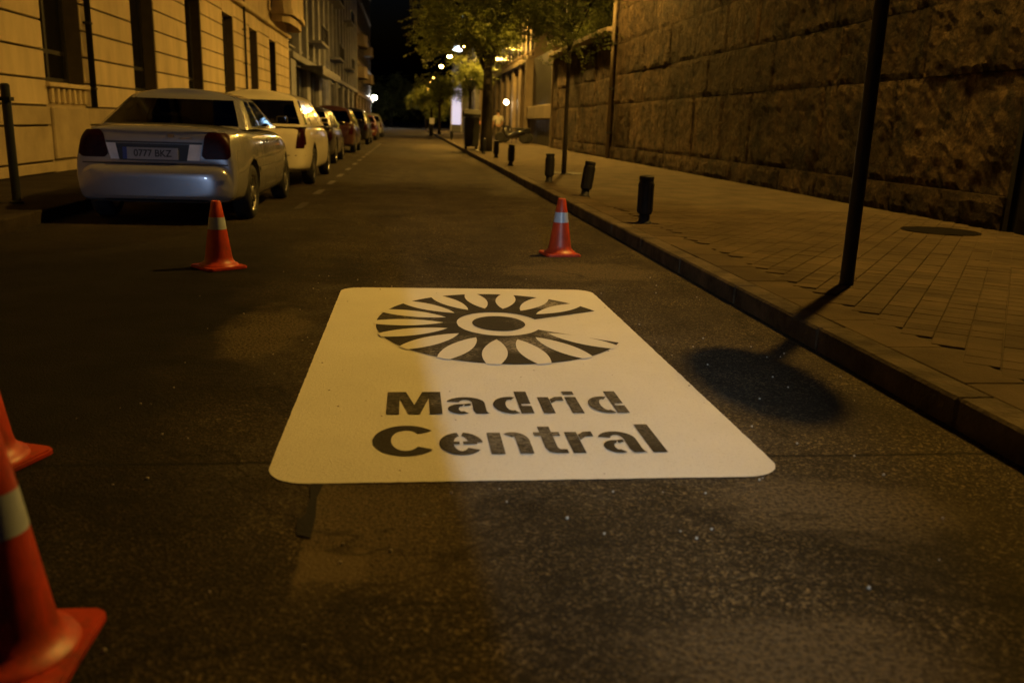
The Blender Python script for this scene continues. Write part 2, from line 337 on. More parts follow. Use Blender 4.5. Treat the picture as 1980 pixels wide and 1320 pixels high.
# marks on the asphalt
def G_poly(name, pts, z, m):
    bm = bmesh.new(); add_poly(bm, pts, z); return bm_obj(name, bm, m, road)
G_poly('tar_patch', [(-0.3, 2.54), (-0.26, 2.54), (-0.27, 2.44), (-0.26, 2.31), (-0.26, 2.18), (-0.3, 2.2), (-0.31, 2.29), (-0.29, 2.33), (-0.29, 2.44)], .004, 'tar')
for y in (11.49, 13.75, 15.87, 17.98, 20.3, 22.8, 25, 27.2, 29.4, 31.6, 33.8, 36, 38.2, 40.4, 42.6):
    bm = bmesh.new(); add_poly(bm, [(-1.425+random.uniform(-.01, .01), y-.48), (-1.325, y-.45+random.uniform(-.05, .05)), (-1.32, y+.46), (-1.42, y+.45)], .004)
    bm_obj('parking_line_dash', bm, 'dash_paint' if y > 12 else 'old_paint', road)
# a few pale grit stones and glass bits on the road
bm = bmesh.new()
for i in range(160):
    x, y = random.uniform(-1.3, 2.05), random.uniform(1.5, 6.5); s_ = random.uniform(.002, .006)
    bmesh.ops.create_icosphere(bm, subdivisions=1, radius=s_, matrix=Matrix.Translation((x, y, s_*.6)))
bm_obj('road_grit', bm, mat('grit', (.3, .27, .22), .5), kind='stuff', label='pale grit and glass bits lying on the asphalt', cat='grit')

# ------------------------------------------------------------------ the painted panel
panel = empty('road_marking', ((PX0+PX1)/2, PY0, 0), label='large white painted panel with wheel emblem and lettering on the asphalt', cat='road marking')
OX, OY = (PX0+PX1)/2, PY0
def rrect(x0, x1, y0, y1, r, n=8):
    pts = []
    for cx, cy, a0 in ((x1-r, y0+r, -90), (x1-r, y1-r, 0), (x0+r, y1-r, 90), (x0+r, y0+r, 180)):
        for k in range(n+1):
            a = R(a0+90*k/n); pts.append((cx+r*math.cos(a), cy+r*math.sin(a)))
    return pts
def ragged(pts, step=.025, amp=.0009):
    out = []
    for (x0, y0), (x1, y1) in zip(pts, pts[1:]+pts[:1]):
        L = math.hypot(x1-x0, y1-y0); n = max(1, int(L/step))
        out += [(x0+(x1-x0)*k/n+random.gauss(0, amp), y0+(y1-y0)*k/n+random.gauss(0, amp)) for k in range(n)]
    return out
pts = ragged([(x-OX, y-OY) for x, y in rrect(PX0, PX1, PY0, PY1, .135)])
bm = bmesh.new(); add_poly(bm, pts, .004); bm_obj('white_field', bm, 'white_paint', panel)
EX, EY, EA, EB = .507-OX, 4.763-OY, .688, .862
emb = empty('wheel_emblem', (EX, EY, 0)); emb.parent = panel; emb['label'] = 'black spoked wheel open at the right like a letter C'
def ell(r, a): return (EA*r*math.cos(R(a)), EB*r*math.sin(R(a)))
ring = [ell(1, a) for a in [24+k*(329.5-24)/90 for k in range(91)]] + [ell(.345, a) for a in [329.5-k*(329.5-21)/70 for k in range(71)]]
bm = bmesh.new(); add_poly(bm, ragged(ring, .03, .0006), .0065); bm_obj('black_ring', bm, 'black_roadpaint', emb)
bm = bmesh.new(); add_poly(bm, [ell(.218, a*6) for a in range(60)], .0065); bm_obj('hub', bm, 'black_roadpaint', emb)
for k in range(15):
    a = 37.6+k*(321.8-37.6)/14; pts = []; n = 10
    ra, rb = .455, 1.02; hwid = .092
    for side in (1, -1):
        for i in range(n+1):
            u = i/n if side == 1 else 1-i/n
            rr = ra+(rb-ra)*u; wd = hwid*max(0, math.sin(math.pi*min(1, u*.86)))**.8*side
            ca_, sa_ = math.cos(R(a)), math.sin(R(a))
            if not (side == -1 and i == n): pts.append((EA*(rr*ca_-wd*sa_), EB*(rr*sa_+wd*ca_)))
    bm = bmesh.new(); add_poly(bm, pts, .009); bm_obj('petal', bm, 'white_paint', emb)
# lettering, drawn piece by piece as a stencil
def arc(cx, cy, rx, ry, th, a0, a1, n=18, thy=None):
    thy = th if thy is None else thy
    o = [(cx+rx*math.cos(R(a0+(a1-a0)*k/n)), cy+ry*math.sin(R(a0+(a1-a0)*k/n))) for k in range(n+1)]
    i = [(cx+(rx-th)*math.cos(R(a1-(a1-a0)*k/n)), cy+(ry-thy)*math.sin(R(a1-(a1-a0)*k/n))) for k in range(n+1)]
    return o+i
def rc(x0, x1, y0, y1): return [(x0, y0), (x1, y0), (x1, y1), (x0, y1)]
GL = {
 'M': [[(0, 0), (.17, 0), (.17, .70), (.30, 0), (.45, 0), (.58, .70), (.58, 0), (.75, 0), (.75, 1), (.49, 1), (.375, .40), (.26, 1), (0, 1)]],
 'a': [arc(.27, .47, .29, .27, .19, 0, 165, thy=.13), rc(.37, .56, .12, .47), [(.37, .12), (.40, 0), (.60, 0), (.57, .06), (.56, .12)], arc(.20, .205, .20, .215, .16, 75, 300, thy=.11), [(.25, .32), (.345, .35), (.345, .44), (.25, .415)]],
 'd': [rc(.385, .575, .42, 1), rc(.385, .575, 0, .33), [(.385, .42), (.385, .33), (.43, .33), (.43, .42)], arc(.27, .365, .27, .375, .19, 70, 292, thy=.13)],
 'r': [rc(0, .19, 0, .73), [(.20, .44), (.30, .56), (.43, .56), (.43, .745), (.30, .73), (.20, .63)]],
 'i': [rc(0, .19, 0, .73), rc(0, .19, .83, 1)],
 'C': [arc(.39, .5, .39, .52, .215, 38, 322, 30, thy=.16)],
 'e': [arc(.29, .365, .29, .38, .19, 98, 325, 24, thy=.13), arc(.29, .365, .29, .38, .19, 4, 82, 12, thy=.13), rc(.17, .27, .33, .425), rc(.32, .50, .33, .425)],
 'n': [rc(0, .19, 0, .73), arc(.365, .44, .215, .30, .19, 0, 128, 14, thy=.15), rc(.39, .58, 0, .44)],
 't': [rc(.10, .29, .19, .94), rc(0, .10, .59, .73), rc(.29, .41, .59, .73), [(.10, .19), (.14, .05), (.24, 0), (.42, 0), (.42, .13), (.32, .13), (.29, .19)]],
 'l': [rc(0, .19, 0, 1)]}
def letter(ch, x0, x1, yb, cap):
    wmax = max(p[0] for pc in GL[ch] for p in pc); bm = bmesh.new()
    for i, pc in enumerate(GL[ch]):
        add_poly(bm, [(x0+(x1-x0)*x/wmax-OX, yb+cap*y-OY) for x, y in pc], .0065+.0003*i)
    for f_ in bm.faces:
        if f_.normal.z < 0: f_.normal_flip()
    bm_obj('letter', bm, 'black_roadpaint', panel, label=f'black stencilled letter {ch}')
for ch, a, b in (('M', -.085, .132), ('a', .155, .317), ('d', .338, .492), ('r', .53, .635), ('i', .645, .692), ('d', .728, .875)): letter(ch, a, b, 3.19, .285)
for ch, a, b in (('C', -.125, .085), ('e', .108, .263), ('n', .284, .432), ('t', .455, .553), ('r', .570, .672), ('a', .69, .832), ('l', .853, .905)): letter(ch, a, b, 2.765, .29)

# ------------------------------------------------------------------ left building
def facade_window(par, yc, z0, z1, hw, x=FX, depth=.32, apron=True, m='stucco'):
    w_ = empty('window', (x, yc, z0)); w_.parent = par
    bm = bmesh.new(); d = -depth
    for a in ((d-.02, d+.05, -hw, -hw+.09, 0, z1-z0), (d-.02, d+.05, hw-.09, hw, 0, z1-z0), (d-.02, d+.05, -hw+.09, hw-.09, 0, .09), (d-.02, d+.05, -hw+.09, hw-.09, z1-z0-.09, z1-z0),
              (d-.02, d+.04, -.045, .045, .09, z1-z0-.09), (d-.02, d+.04, -hw+.09, -.045, .47, .54), (d-.02, d+.04, .045, hw-.09, .47, .54)): add_box(bm, *a)
    bm_obj('frame', bm, 'dark_frame', w_)
    for a, b in ((-hw+.09, -.045), (.045, hw-.09)):
        box('pane', 'window_glass', (d-.01, d+.01, a, b, .09, .47), w_); box('pane', 'window_glass', (d-.01, d+.01, a, b, .54, z1-z0-.09), w_)
    box('sill', m, (d, .07, -hw-.04, hw+.04, -.075, -.001), w_, bev=.012)
    return w_
bld = empty('apartment_building', (FX, 26, 0), label='cream rusticated stone building with tall dark windows behind the parked cars', cat='building')
def bpart(name, m, b, par=bld, base=(FX, 26, 0), bev=0, **k):
    return box(name, m, (b[0]-base[0], b[1]-base[0], b[2]-base[1], b[3]-base[1], b[4]-base[2], b[5]-base[2]), par, bev, **k)
WC = [6.55+4.6*k for k in range(8)]; HW = .86; BY0, BY1 = -9.0, 43.8; WZ0, WZ1 = 1.52, 4.15
piers = []; y = BY0
for c in WC: piers.append((y, c-HW)); y = c+HW
piers.append((y, BY1))
courses = [.12, .30, .85, 1.15]+[1.55+.44*k for k in range(7)]; gv = .014
for (a, b) in piers:
    bpart('pier_core', 'joint', (FX-.55, FX-.035, a, b, .1, 4.66))
    for z0, z1 in zip(courses, courses[1:]+[4.62]):
        proud = .035 if z1 <= .31 else (.02 if z1 < 1.2 else 0)
        n = max(1, round((b-a)/5))
        for q in range(n):
            ya, yb = a+(b-a)*q/n, a+(b-a)*(q+1)/n
            bpart('block', 'stucco_base' if z1 < 1.2 else 'stucco', (FX-.036, FX+proud, ya+(gv if q else -.002*0), yb-(gv if q < n-1 else 0), z0+gv, z1-gv), bev=.012)
for c in WC:
    bpart('apron', 'stucco_base', (FX-.5, FX-.01, c-HW+.002, c+HW-.002, .12, .31)); bpart('apron_panel', 'stucco_base', (FX-.3, FX+.045, c-HW+.05, c+HW-.05, .32, 1.14), bev=.02)
    bpart('apron', 'stucco_base', (FX-.5, FX-.03, c-HW+.002, c+HW-.002, .31, WZ0-.08))
    for k in range(7): bpart('corbel', 'stucco', (FX-.03, FX+.03, c-HW+.12+k*.24, c-HW+.21+k*.24, 1.2, WZ0-.085), bev=.01)
    bpart('lintel', 'stucco', (FX-.55, FX+.004, c-HW+.002, c+HW-.002, WZ1, 4.62))
    bpart('back_wall', 'interior', (FX-.6, FX-.46, c-HW+.002, c+HW-.002, WZ0-.08, WZ1))
    w_ = facade_window(bld, c-26, WZ0, WZ1, HW-.003, 0)
bpart('string_course', 'stucco', (FX-.5, FX+.14, BY0, BY1, 4.665, 4.82), bev=.03)
bpart('upper_wall', 'stucco', (FX-9, FX-.03, BY0, BY1, 4.825, 16)); bpart('cornice', 'stucco', (FX-.5, FX+.5, BY0, BY1, 16.01, 16.4), bev=.05)
bpart('core', 'interior', (FX-9, FX-.62, BY0+.01, BY1-.01, -.2, 4.82))
for c in WC[2:]:
    for z in (5.35, 9.0):
        w2 = empty('window', (0, c-26, z)); w2.parent = bld
        box('frame', 'stucco', (-.03, .05, -.75, .75, -.1, 2.4), w2, bev=.02); box('pane', 'window_glass', (.05, .06, -.55, .55, .05, 2.2), w2)
# balcony on brackets near the far end
bal = empty('balcony', (0, 41.0-26, 5.2)); bal.parent = bld
bm = bmesh.new()
add_poly(bm, [(0, -2.6), (.55, -2.6), (.85, -2.2), (.95, 0), (.85, 2.2), (.55, 2.6), (0, 2.6)], 0, .22); fixn(bm); bm_obj('slab', bm, 'stucco', bal)
bm = bmesh.new(); add_poly(bm, [(0, -2.4), (.45, -2.4), (.7, -2.0), (.78, 0), (.7, 2.0), (.45, 2.4), (0, 2.4)], -.3, 0); fixn(bm); bm_obj('corbel', bm, 'stucco', bal)
bm = bmesh.new(); add_poly(bm, [(.02, -2.55), (.52, -2.55), (.8, -2.15), (.9, 0), (.8, 2.15), (.52, 2.55), (.02, 2.55)], .22, 1.15); fixn(bm); bm_obj('parapet', bm, 'stucco', bal)
# downpipes
def pipe(y, z0, z1, label, r=.055):
    t_ = empty('downpipe', (FX+.08, y, z0), label=label, cat='pipe')
    bm = bmesh.new(); add_tube(bm, [(0, 0, 0), (0, 0, z1-z0)], r, 10); bm_obj('pipe', bm, 'dark_iron', t_, smooth=True)
    for z in [k*1.1+.3 for k in range(int((z1-z0)/1.1))]:
        bm = bmesh.new(); add_box(bm, -.075, .05, -.07, .07, z, z+.04); bm_obj('clamp', bm, 'dark_iron', t_)
pipe(16.75, 1.16, 16, 'dark downpipe right of the nearest dark window')
pipe(32.0, .32, 16, 'thin downpipe between the far windows of the cream building', .04)

# ------------------------------------------------------------------ farther buildings on the left
def grid_building(name, label, y0, y1, ztop, m, gz, cols, floors, fins=False, x=FX, side=1, dark='window_glass', depth=8):
    b = empty(name, (x, y0, 0), label=label, cat='building'); L = y1-y0; s_ = side
    def P(n, mm, a, par=b, bev=0): return box(n, mm, (min(a[0]*s_, a[1]*s_), max(a[0]*s_, a[1]*s_), *a[2:]), par, bev)
    P('wall', m, (-depth, -.25, 0, L, -.2, ztop)); P('cornice', m, (-.26, .35, 0, L, ztop-.4, ztop), bev=.05)
    P('string_course', m, (-.26, .12, .02, L-.02, gz-.32, gz), bev=.03)
    cw = L/cols
    for c in range(cols):
        P('pilaster', m, (-.26, 0, c*cw, c*cw+cw*.26, 0, gz-.33), bev=.02)
        d = empty('shopfront' if fins else 'ground_window', (0, 0, 0)); d.parent = b
        P('opening', dark, (-.25, -.2, c*cw+cw*.30, c*cw+cw*.97, .15, gz-.55), d); P('frame', 'dark_frame', (-.24, -.15, c*cw+cw*.61, c*cw+cw*.65, .15, gz-.55), d); P('frame', 'dark_frame', (-.24, -.15, c*cw+cw*.27, c*cw+cw*.98, gz-.55, gz-.47), d)
    fh = (ztop-.5-gz)/floors
    for c in range(cols*2):
        yy = c*cw/2
        if fins: P('fin', m, (-.25, .12, yy+cw*.36, yy+cw*.5, gz+.01, ztop-.41), bev=.02)
        for f in range(floors):
            z = gz+f*fh; wn = empty('window', (0, yy, z)); wn.parent = b
            P('pane', dark, (-.25, -.21, cw*.07, cw*.33, .35, fh-.35), wn); P('sill', m, (-.25, -.08, cw*.04, cw*.35, .25, .34), wn)
            P('frame', 'dark_frame', (-.21, -.18, cw*.19, cw*.21, .35, fh-.35), wn)
    return b
b2 = grid_building('office_building', 'grey office block with tall vertical fins beyond the cream building', 44.6, 98, 24, 'greystone', 4.2, 8, 5, fins=True)
b3 = grid_building('residential_block', 'dim brown block at the far end of the left side', 98.6, 140, 22, 'brownstone', 4.0, 6, 5)
for b_, yc, z in ((b3, 6, 5.6), (b3, 22, 5.6), (b3, 6, 9), (b3, 22, 9)):
    e_ = empty('balcony', (0, yc, z)); e_.parent = b_
    bm = bmesh.new(); add_poly(bm, [(-.2, -3), (.7, -2.7), (1.0, 0), (.7, 2.7), (-.2, 3)], 0, .2); fixn(bm); bm_obj('slab', bm, 'brownstone', e_)
    bm = bmesh.new(); add_poly(bm, [(-.2, -2.9), (.65, -2.6), (.92, 0), (.65, 2.6), (-.2, 2.9)], .2, 1.2); fixn(bm); bm_obj('parapet', bm, 'brownstone', e_)
for f_ in range(4):
    for yc in (10, 23.4, 36.8):
        e_ = empty('balcony', (0, yc, 5.2+3.9*f_)); e_.parent = b2
        box('slab', 'greystone', (-.2, .75, -2.2, 2.2, 0, .16), e_, .02); box('rail', 'dark_iron', (.7, .74, -2.2, 2.2, 1.0, 1.05), e_)
        for k in range(15): box('baluster', 'dark_iron', (.71, .73, -2.15+.3*k, -2.13+.3*k, .16, 1.0), e_)
aw = empty('awning', (FX, 52, 3.6), label='dark flat canopy over the office block entrance', cat='awning')
box('canopy', 'dark_frame', (0, 1.1, -3.5, 9, 0, .18), aw, .02)
box('valance', 'dark_frame', (1.1, 1.13, -3.5, 9, -.25, .18), aw)

# ------------------------------------------------------------------ right retaining wall
wall = empty('stone_wall', (WX, 12, 0), label='tall rough stone retaining wall along the right pavement', cat='wall')
box('wall_core', 'wallstone', (.05, 1.2, -24, 17.9, -.2, 11), wall)
from mathutils import noise as MN
def stone(w_, h_, seed):
    rnd = random.Random(seed); sd = Vector((rnd.uniform(0, 99), rnd.uniform(0, 99), rnd.uniform(0, 99))); bm = bmesh.new()
    nx, nz = max(5, round(w_/.10)), max(4, round(h_/.09)); f = []; amp = rnd.uniform(.5, 1.15)
    for i in range(nx+1):
        for k in range(nz+1):
            ei, ek = i in (0, nx), k in (0, nz); y_, z_ = w_*i/nx, h_*k/nz
            d = MN.fractal(Vector((y_*2.2, z_*2.2, 0))+sd, .9, 2.1, 5)*.022*amp+rnd.uniform(-.0045, .0045)
            d = max(-.01, .02+d) if not (ei or ek) else rnd.uniform(0, .014)
            f.append(bm.verts.new((-d, y_+(0 if ei else rnd.uniform(-.02, .02)), z_+(0 if ek else rnd.uniform(-.02, .02)))))
    q = lambda i, k: f[i*(nz+1)+k]
    for i in range(nx):
        for k in range(nz): bm.faces.new((q(i, k), q(i, k+1), q(i+1, k+1), q(i+1, k)))
    bk = [bm.verts.new((.14, y_, z_)) for y_, z_ in ((0, 0), (w_, 0), (w_, h_), (0, h_))]
    bm.faces.new([q(i, 0) for i in range(nx+1)]+[bk[1], bk[0]]); bm.faces.new([q(i, nz) for i in range(nx, -1, -1)]+[bk[3], bk[2]])
    bm.faces.new([q(0, k) for k in range(nz, -1, -1)]+[bk[0], bk[3]]); bm.faces.new([q(nx, k) for k in range(nz+1)]+[bk[2], bk[1]])
    fixn(bm)
    return bm
def stone_run(par, y0, y1, zs, ybase, sd):
    rnd = random.Random(sd)
    for ci, (z0, z1) in enumerate(zip(zs, zs[1:])):
        y = y0-rnd.uniform(0, .01)
        while y < y1-.05:
            wd = min(rnd.uniform(1.5, 3.1), y1-y)
            if y1-y-wd < .8: wd = y1-y
            bm = stone(wd-.010, z1-z0-.012, rnd.random())
            o = bm_obj('stone', bm, 'wallstone', par, smooth=False, loc=(-rnd.choice((0, .004, .008, .012, .03))-(.05 if ci == 0 else 0), y-ybase, z0+.006))
            y += wd
ZS = [.10, .5, 1.86, 2.74, 3.7, 4.7, 5.7, 6.8, 8.0, 9.4, 10.9]
stone_run(wall, 9.02, 28.75, ZS, 12, 3); stone_run(wall, -8, 7.6, ZS, 12, 4); stone_run(wall, 7.62, 9.0, ZS[4:], 12, 5)
# dark metal door in a recess of the wall, near edge of the picture
dr = empty('metal_door', (WX+.0, 8.31, PZ), label='dark metal door recessed in the stone wall at the right edge', cat='door')
box('door_leaf', 'dark_steel', (-.03, .02, -.66, .66, 0, 3.5), dr); box('door_frame', 'dark_steel', (-.08, .03, -.68, -.6, 0, 3.52), dr); box('door_frame', 'dark_steel', (-.08, .03, .6, .68, 0, 3.52), dr)
for k in range(3): box('door_panel', 'dark_steel', (-.045, -.031, -.5, .5, .15+k*1.1, 1.1+k*1.1), dr, .01)
# lower wall beyond, with coping, then gate
wall2 = empty('stone_wall', (WX, 34, 0), label='lower stone wall with pale coping beyond the tall wall', cat='wall')
box('wall_core', 'wallstone', (.03, .9, -4.9, 7.2, -.2, 4.1), wall2)
stone_run(wall2, 29.1, 41.2, [.10, .5, 1.86, 2.74, 3.9], 34, 9)
for k in range(6): box('coping_stone', 'brownstone', (-.35, .95, -4.9+2.02*k, -4.9+2.02*k+1.99, 4.12, 4.28), wall2, .02)
pp = empty('downpipe', (WX-.12, 28.9, PZ), label='long vertical pipe at the end of the tall stone wall', cat='pipe')
bm = bmesh.new(); add_tube(bm, [(0, 0, 0), (0, 0, 9)], .06, 10); bm_obj('pipe', bm, 'brownstone', pp, smooth=True)
for k in range(6): box('clamp', 'dark_iron', (-.08, .1, -.08, .08, .8+1.4*k, .85+1.4*k), pp)
gate = empty('garage_gate', (WX, 46, PZ), label='dark garage gateway with a pale lintel beyond the low wall', cat='gate')
box('gate_leaf', 'black_plastic', (.25, .35, -4.6, 4.7, 0, 1.3), gate); box('lintel', 'brownstone', (.0, .5, -4.65, 4.75, 1.32, 2.0), gate, .03)
box('upper_panel', 'dark_frame', (.3, .45, -4.6, 4.7, 2.0, 4.6), gate); box('post', 'brownstone', (-.12, .5, 4.76, 5.1, 0, 4.6), gate, .03); box('post', 'brownstone', (-.12, .5, -4.78, -4.66, 0, 4.6), gate, .02)
for k in range(9): box('slat', 'dark_frame', (.2, .249, -4.55+k*1.02, -3.6+k*1.02, .05, 1.25), gate)
# buildings on the right beyond the gate
b4 = grid_building('corner_building', 'warm lit building with pale pilasters on the right beyond the gate', 52, 92, 15, 'brownstone', 5.0, 10, 3, x=6.9, side=-1)
b5 = grid_building('shop_building', 'dim building with a white lit shopfront far on the right', 92.6, 150, 17, 'greystone', 5.2, 8, 3, x=6.7, side=-1)
if 0: hb = grid_building('background_building', 'dark building standing above the low wall', 30, 51.5, 13, 'brownstone', 6, 6, 2, x=11.5, side=-1)
sf = empty('lit_shopfront', (5.0, 96, PZ), label='tall white lit shop entrance glowing far down the right side', cat='shopfront')
box('glow_panel', 'shop_light', (-.5, .5, -.2, 0, .8, 5.2), sf); box('surround', 'white_trim', (.5, .62, -.25, .1, 0, 5.3), sf); box('surround', 'white_trim', (-.62, -.5, -.25, .1, 0, 5.3), sf); box('base', 'greystone', (-.5, .5, -.22, .1, 0, .8), sf); box('body', 'greystone', (-.5, 1.7, .11, 3, 0, 5.4), sf)
sg = empty('hanging_sign', (5.6, 100, 10), label='tall narrow blue lit sign with a white lamp box beneath', cat='sign')
box('sign_box', 'dark_frame', (-.3, .3, 0, .2, -.1, 3.2), sg); box('sign_face', 'sign_blue', (-.22, .22, -.02, -.001, .2, 3.0), sg); box('bracket', 'dark_iron', (.3, 1.1, .05, .12, 1.5, 1.6), sg)
box('lamp_box', 'sign_white', (-.85, .05, -.05, .15, -1.3, -.75), sg); box('hanger', 'dark_iron', (-.05, .05, .05, .12, -.75, -.1), sg)

# ------------------------------------------------------------------ street lamps on wall brackets
def sphere(bm, r, loc, seg=16): bmesh.ops.create_uvsphere(bm, u_segments=seg, v_segments=seg//2, radius=r, matrix=Matrix.Translation(loc))
def bracket_lamp(x, y, z, wx, label, m='lamp_sodium', r=.14, group='sodium street lamps on the right', rim=-.075):
    t_ = empty('street_lamp', (wx, y, z+.55), label=label, cat='street lamp', group=group)
    L = wx-x
    bm = bmesh.new(); add_tube(bm, [(0, 0, -.5), (-.15*L, 0, -.1), (-.5*L, 0, .12), (-.85*L, 0, .1), (-L, 0, -.1), (-L, 0, -.28)], [.045, .04, .035, .03, .03, .03], 8); bm_obj('arm', bm, 'dark_iron', t_, smooth=True)
    box('wall_plate', 'dark_iron', (-.03, .03, -.12, .12, -.75, -.25), t_)
    bm = bmesh.new(); add_lathe(bm, [(.05, .36), (.10, .30), (.26, .18), (.335, .02), (.345, rim), (.33, rim)], 24, Matrix.Translation((-L, 0, -.55)), cap=False); bm_obj('hood', bm, 'dark_iron', t_, smooth=True)
    bm = bmesh.new(); sphere(bm, r, (-L, 0, -.55)); bm_obj('bulb', bm, m, t_, smooth=True)
    return t_
bracket_lamp(5.97, 9.43, 9.4, WX, 'street lamp on the tall stone wall above the round sign', rim=-.135)
bracket_lamp(5.2, 27.0, 8.2, WX, 'street lamp on the tall stone wall above the thin tree', m='lamp_second', rim=-.12)
for i, (x, y) in enumerate(((5.1, 42), (5.1, 56), (5.0, 86), (4.4, 100), (4.1, 118), (3.9, 149), (3.8, 165), (4.1, 200))):
    wx = 11.4 if y < 50 else (6.9 if y < 92 else 6.7)
    if y in (42,): wx = 7.2
    bracket_lamp(x, y, 8.2, wx, ['street lamp over the garage gate', 'glowing street lamp seen through the top of the tall tree', 'bright street lamp beside the white lamp box', 'brightest orange street lamp left of the tree crown',
        'street lamp just left of the brightest one', 'upper of two small street lamps close together', 'lower of two small street lamps close together', 'farthest tiny street lamp down the right side'][i], m='lamp_third' if y < 45 else ('lamp_fourth' if y < 60 else {86: 'lamp_mid', 100: 'lamp_bright', 118: 'lamp_mid'}.get(y, 'lamp_far')), r=.14 if y < 80 else .2, rim=-.12 if y < 45 else -.06)
gp = empty('gate_post', (7.2, 42, 0), label='tall dark post carrying a street lamp beside the garage gate', cat='post')
bm = bmesh.new(); add_tube(bm, [(0.05, 0, 0), (0.05, 0, 8.6)], [.09, .06], 10); bm_obj('shaft', bm, 'dark_iron', gp); box('foot', 'dark_iron', (-.1, .2, -.15, .15, 0, .3), gp)
def wall_lantern(x, y, z, sx, label, m, r=.11):
    t_ = empty('wall_lantern', (x, y, z), label=label, cat='lantern')
    bm = bmesh.new(); add_tube(bm, [(0, 0, .1), (sx*.2, 0, .25), (sx*.4, 0, .22), (sx*.42, 0, .12)], .02, 6); bm_obj('arm', bm, 'dark_iron', t_)
    bm = bmesh.new(); add_lathe(bm, [(.03, .16), (.17, .08), (.16, .06)], 12, Matrix.Translation((sx*.42, 0, 0)), cap=False); bm_obj('cap', bm, 'dark_iron', t_)
    bm = bmesh.new(); sphere(bm, r, (sx*.42, 0, 0), 12); bm_obj('globe', bm, m, t_, smooth=True)
wall_lantern(FX, 138, 4.4, 1, 'white lantern at the far end of the left facades', 'lamp_white', .3)
wall_lantern(FX, 62, 3.75, 1, 'small warm lantern over the office block canopy', 'small_light', .1)
wall_lantern(6.88, 60, 2.55, -1, 'round white wall lantern behind the tree trunk', 'small_light', .16)
# unseen lamps added behind the camera for the cool light: small LED in a housing with barn doors
def added_lamp(x, y, z, target, energy, size, blend, label, door):
    wl = empty('work_lamp', (x, y, 0), label=label, cat='lamp')
    bm = bmesh.new(); zt = z-.12
    for k in range(3):
        a = R(90+120*k); add_cyl(bm, (.0, 0, zt*.5), (.45*min(1, z)*math.cos(a), .45*min(1, z)*math.sin(a), 0.005), .012, n=6)
    add_cyl(bm, (0, 0, zt*.45), (0, 0, zt), .014, n=8); bm_obj('tripod', bm, 'dark_iron', wl)
    bm = bmesh.new(); add_box(bm, -.16, .16, -.12, -.08, z-.12, z+.12); add_box(bm, -.16, .16, -.08, .05, z+.12, z+.132); add_box(bm, -.16, .16, -.08, .05, z-.132, z-.12); add_box(bm, .15, .162, -.08, .05, z-.12, z+.12); bm_obj('housing', bm, 'black_plastic', wl)
    if door: box('barn_door', 'black_plastic', (-.030, -.026, -.08, .42, z-.18, z+.18), wl)  # added flap, cuts the beam to a straight edge on the panel
    ld = bpy.data.lights.new('led', 'SPOT'); ld.energy = energy; ld.color = (.80, .92, 1.0) if door else (.5, .66, 1.0); ld.shadow_soft_size = .004; ld.spot_size = R(size); ld.spot_blend = blend
    lo = bpy.data.objects.new('led', ld); COL.objects.link(lo); lo.parent = wl; lo.location = (0, -.06, z)
    lo.rotation_euler = (Vector(target)-Vector((x, y-.06, z))).to_track_quat('-Z', 'Y').to_euler()
added_lamp(.47, -3.2, 1.88, (.82, 4.3, 0), 1350, 22, 1.0, 'LED work lamp on a tripod behind the camera', True)
added_lamp(-3.3, -4.0, .62, (-2.75, 9.1, .75), 330, 13, .8, 'low LED work lamp on the road behind the camera', False)

# ------------------------------------------------------------------ street furniture
def cone(x, y, rz, label, s=1.0):
    t_ = empty('traffic_cone', (x, y, .004), rz, label=label, cat='traffic cone', group='orange traffic cones round the fresh marking')
    bm = bmesh.new(); add_poly(bm, rrect(-.155*s, .155*s, -.155*s, .155*s, .035, 5), 0, .018); fixn(bm); bmesh.ops.bevel(bm, geom=[e for e in bm.edges if all(v.co.z > .01 for v in e.verts)], offset=.006, segments=2, affect='EDGES')
    bm_obj('base', bm, 'cone', t_)
    bm = bmesh.new(); add_lathe(bm, [(.142, .018), (.136, .03), (.122, .033), (.112, .048), (.104, .055), (.0965, .085), (.0665, .285)], 40, cap=False); bm_obj('lower_body', bm, 'cone', t_, smooth=True)
    bm = bmesh.new(); add_lathe(bm, [(.067, .285), (.0545, .372)], 40, cap=False); bm_obj('reflective_band', bm, 'cone_band', t_, smooth=True)
    bm = bmesh.new(); add_lathe(bm, [(.054, .372), (.034, .484), (.03, .49), (.024, .49), (.022, .47)], 40, cap=False); bm_obj('upper_body', bm, 'cone', t_, smooth=True)
    return t_
cone(1.32, 7.5, R(8), 'orange cone standing on the road beyond the top right of the white panel')
cone(-1.40, 6.58, R(40), 'orange cone behind the silver sedan, beyond the top left of the panel')
cone(-1.35, 2.75, R(-20), 'orange cone cut by the left edge, farther of the two near ones')
cone(-.82, 1.68, R(0), 'nearest orange cone in the bottom left corner')
def bollard(x, y, label, tilt=(0, 0)):
    t_ = empty('bollard', (x, y, PZ), label=label, cat='bollard', group='black iron bollards along the kerb'); t_.rotation_euler = (tilt[0], tilt[1], 0)
    bm = bmesh.new(); add_lathe(bm, [(.082, -.02), (.082, .012), (.07, .02), (.06, .03), (.058, .10)], 20); bm_obj('foot', bm, 'dark_iron', t_, smooth=True)
    bm = bmesh.new(); add_lathe(bm, [(.058, .10), (.074, .105), (.079, .12), (.079, .435), (.074, .445), (.074, .455), (.079, .465), (.079, .492), (.07, .502), (.05, .507)], 22); bm_obj('shaft', bm, 'dark_iron', t_)
    for k in range(8):
        a = 2*math.pi*k/8; bm = bmesh.new(); add_box(bm, .076, .085, -.012, .012, .13, .42); bmesh.ops.rotate(bm, cent=(0, 0, 0), matrix=Matrix.Rotation(a, 3, 'Z'), verts=bm.verts); bm_obj('rib', bm, 'dark_iron', t_)
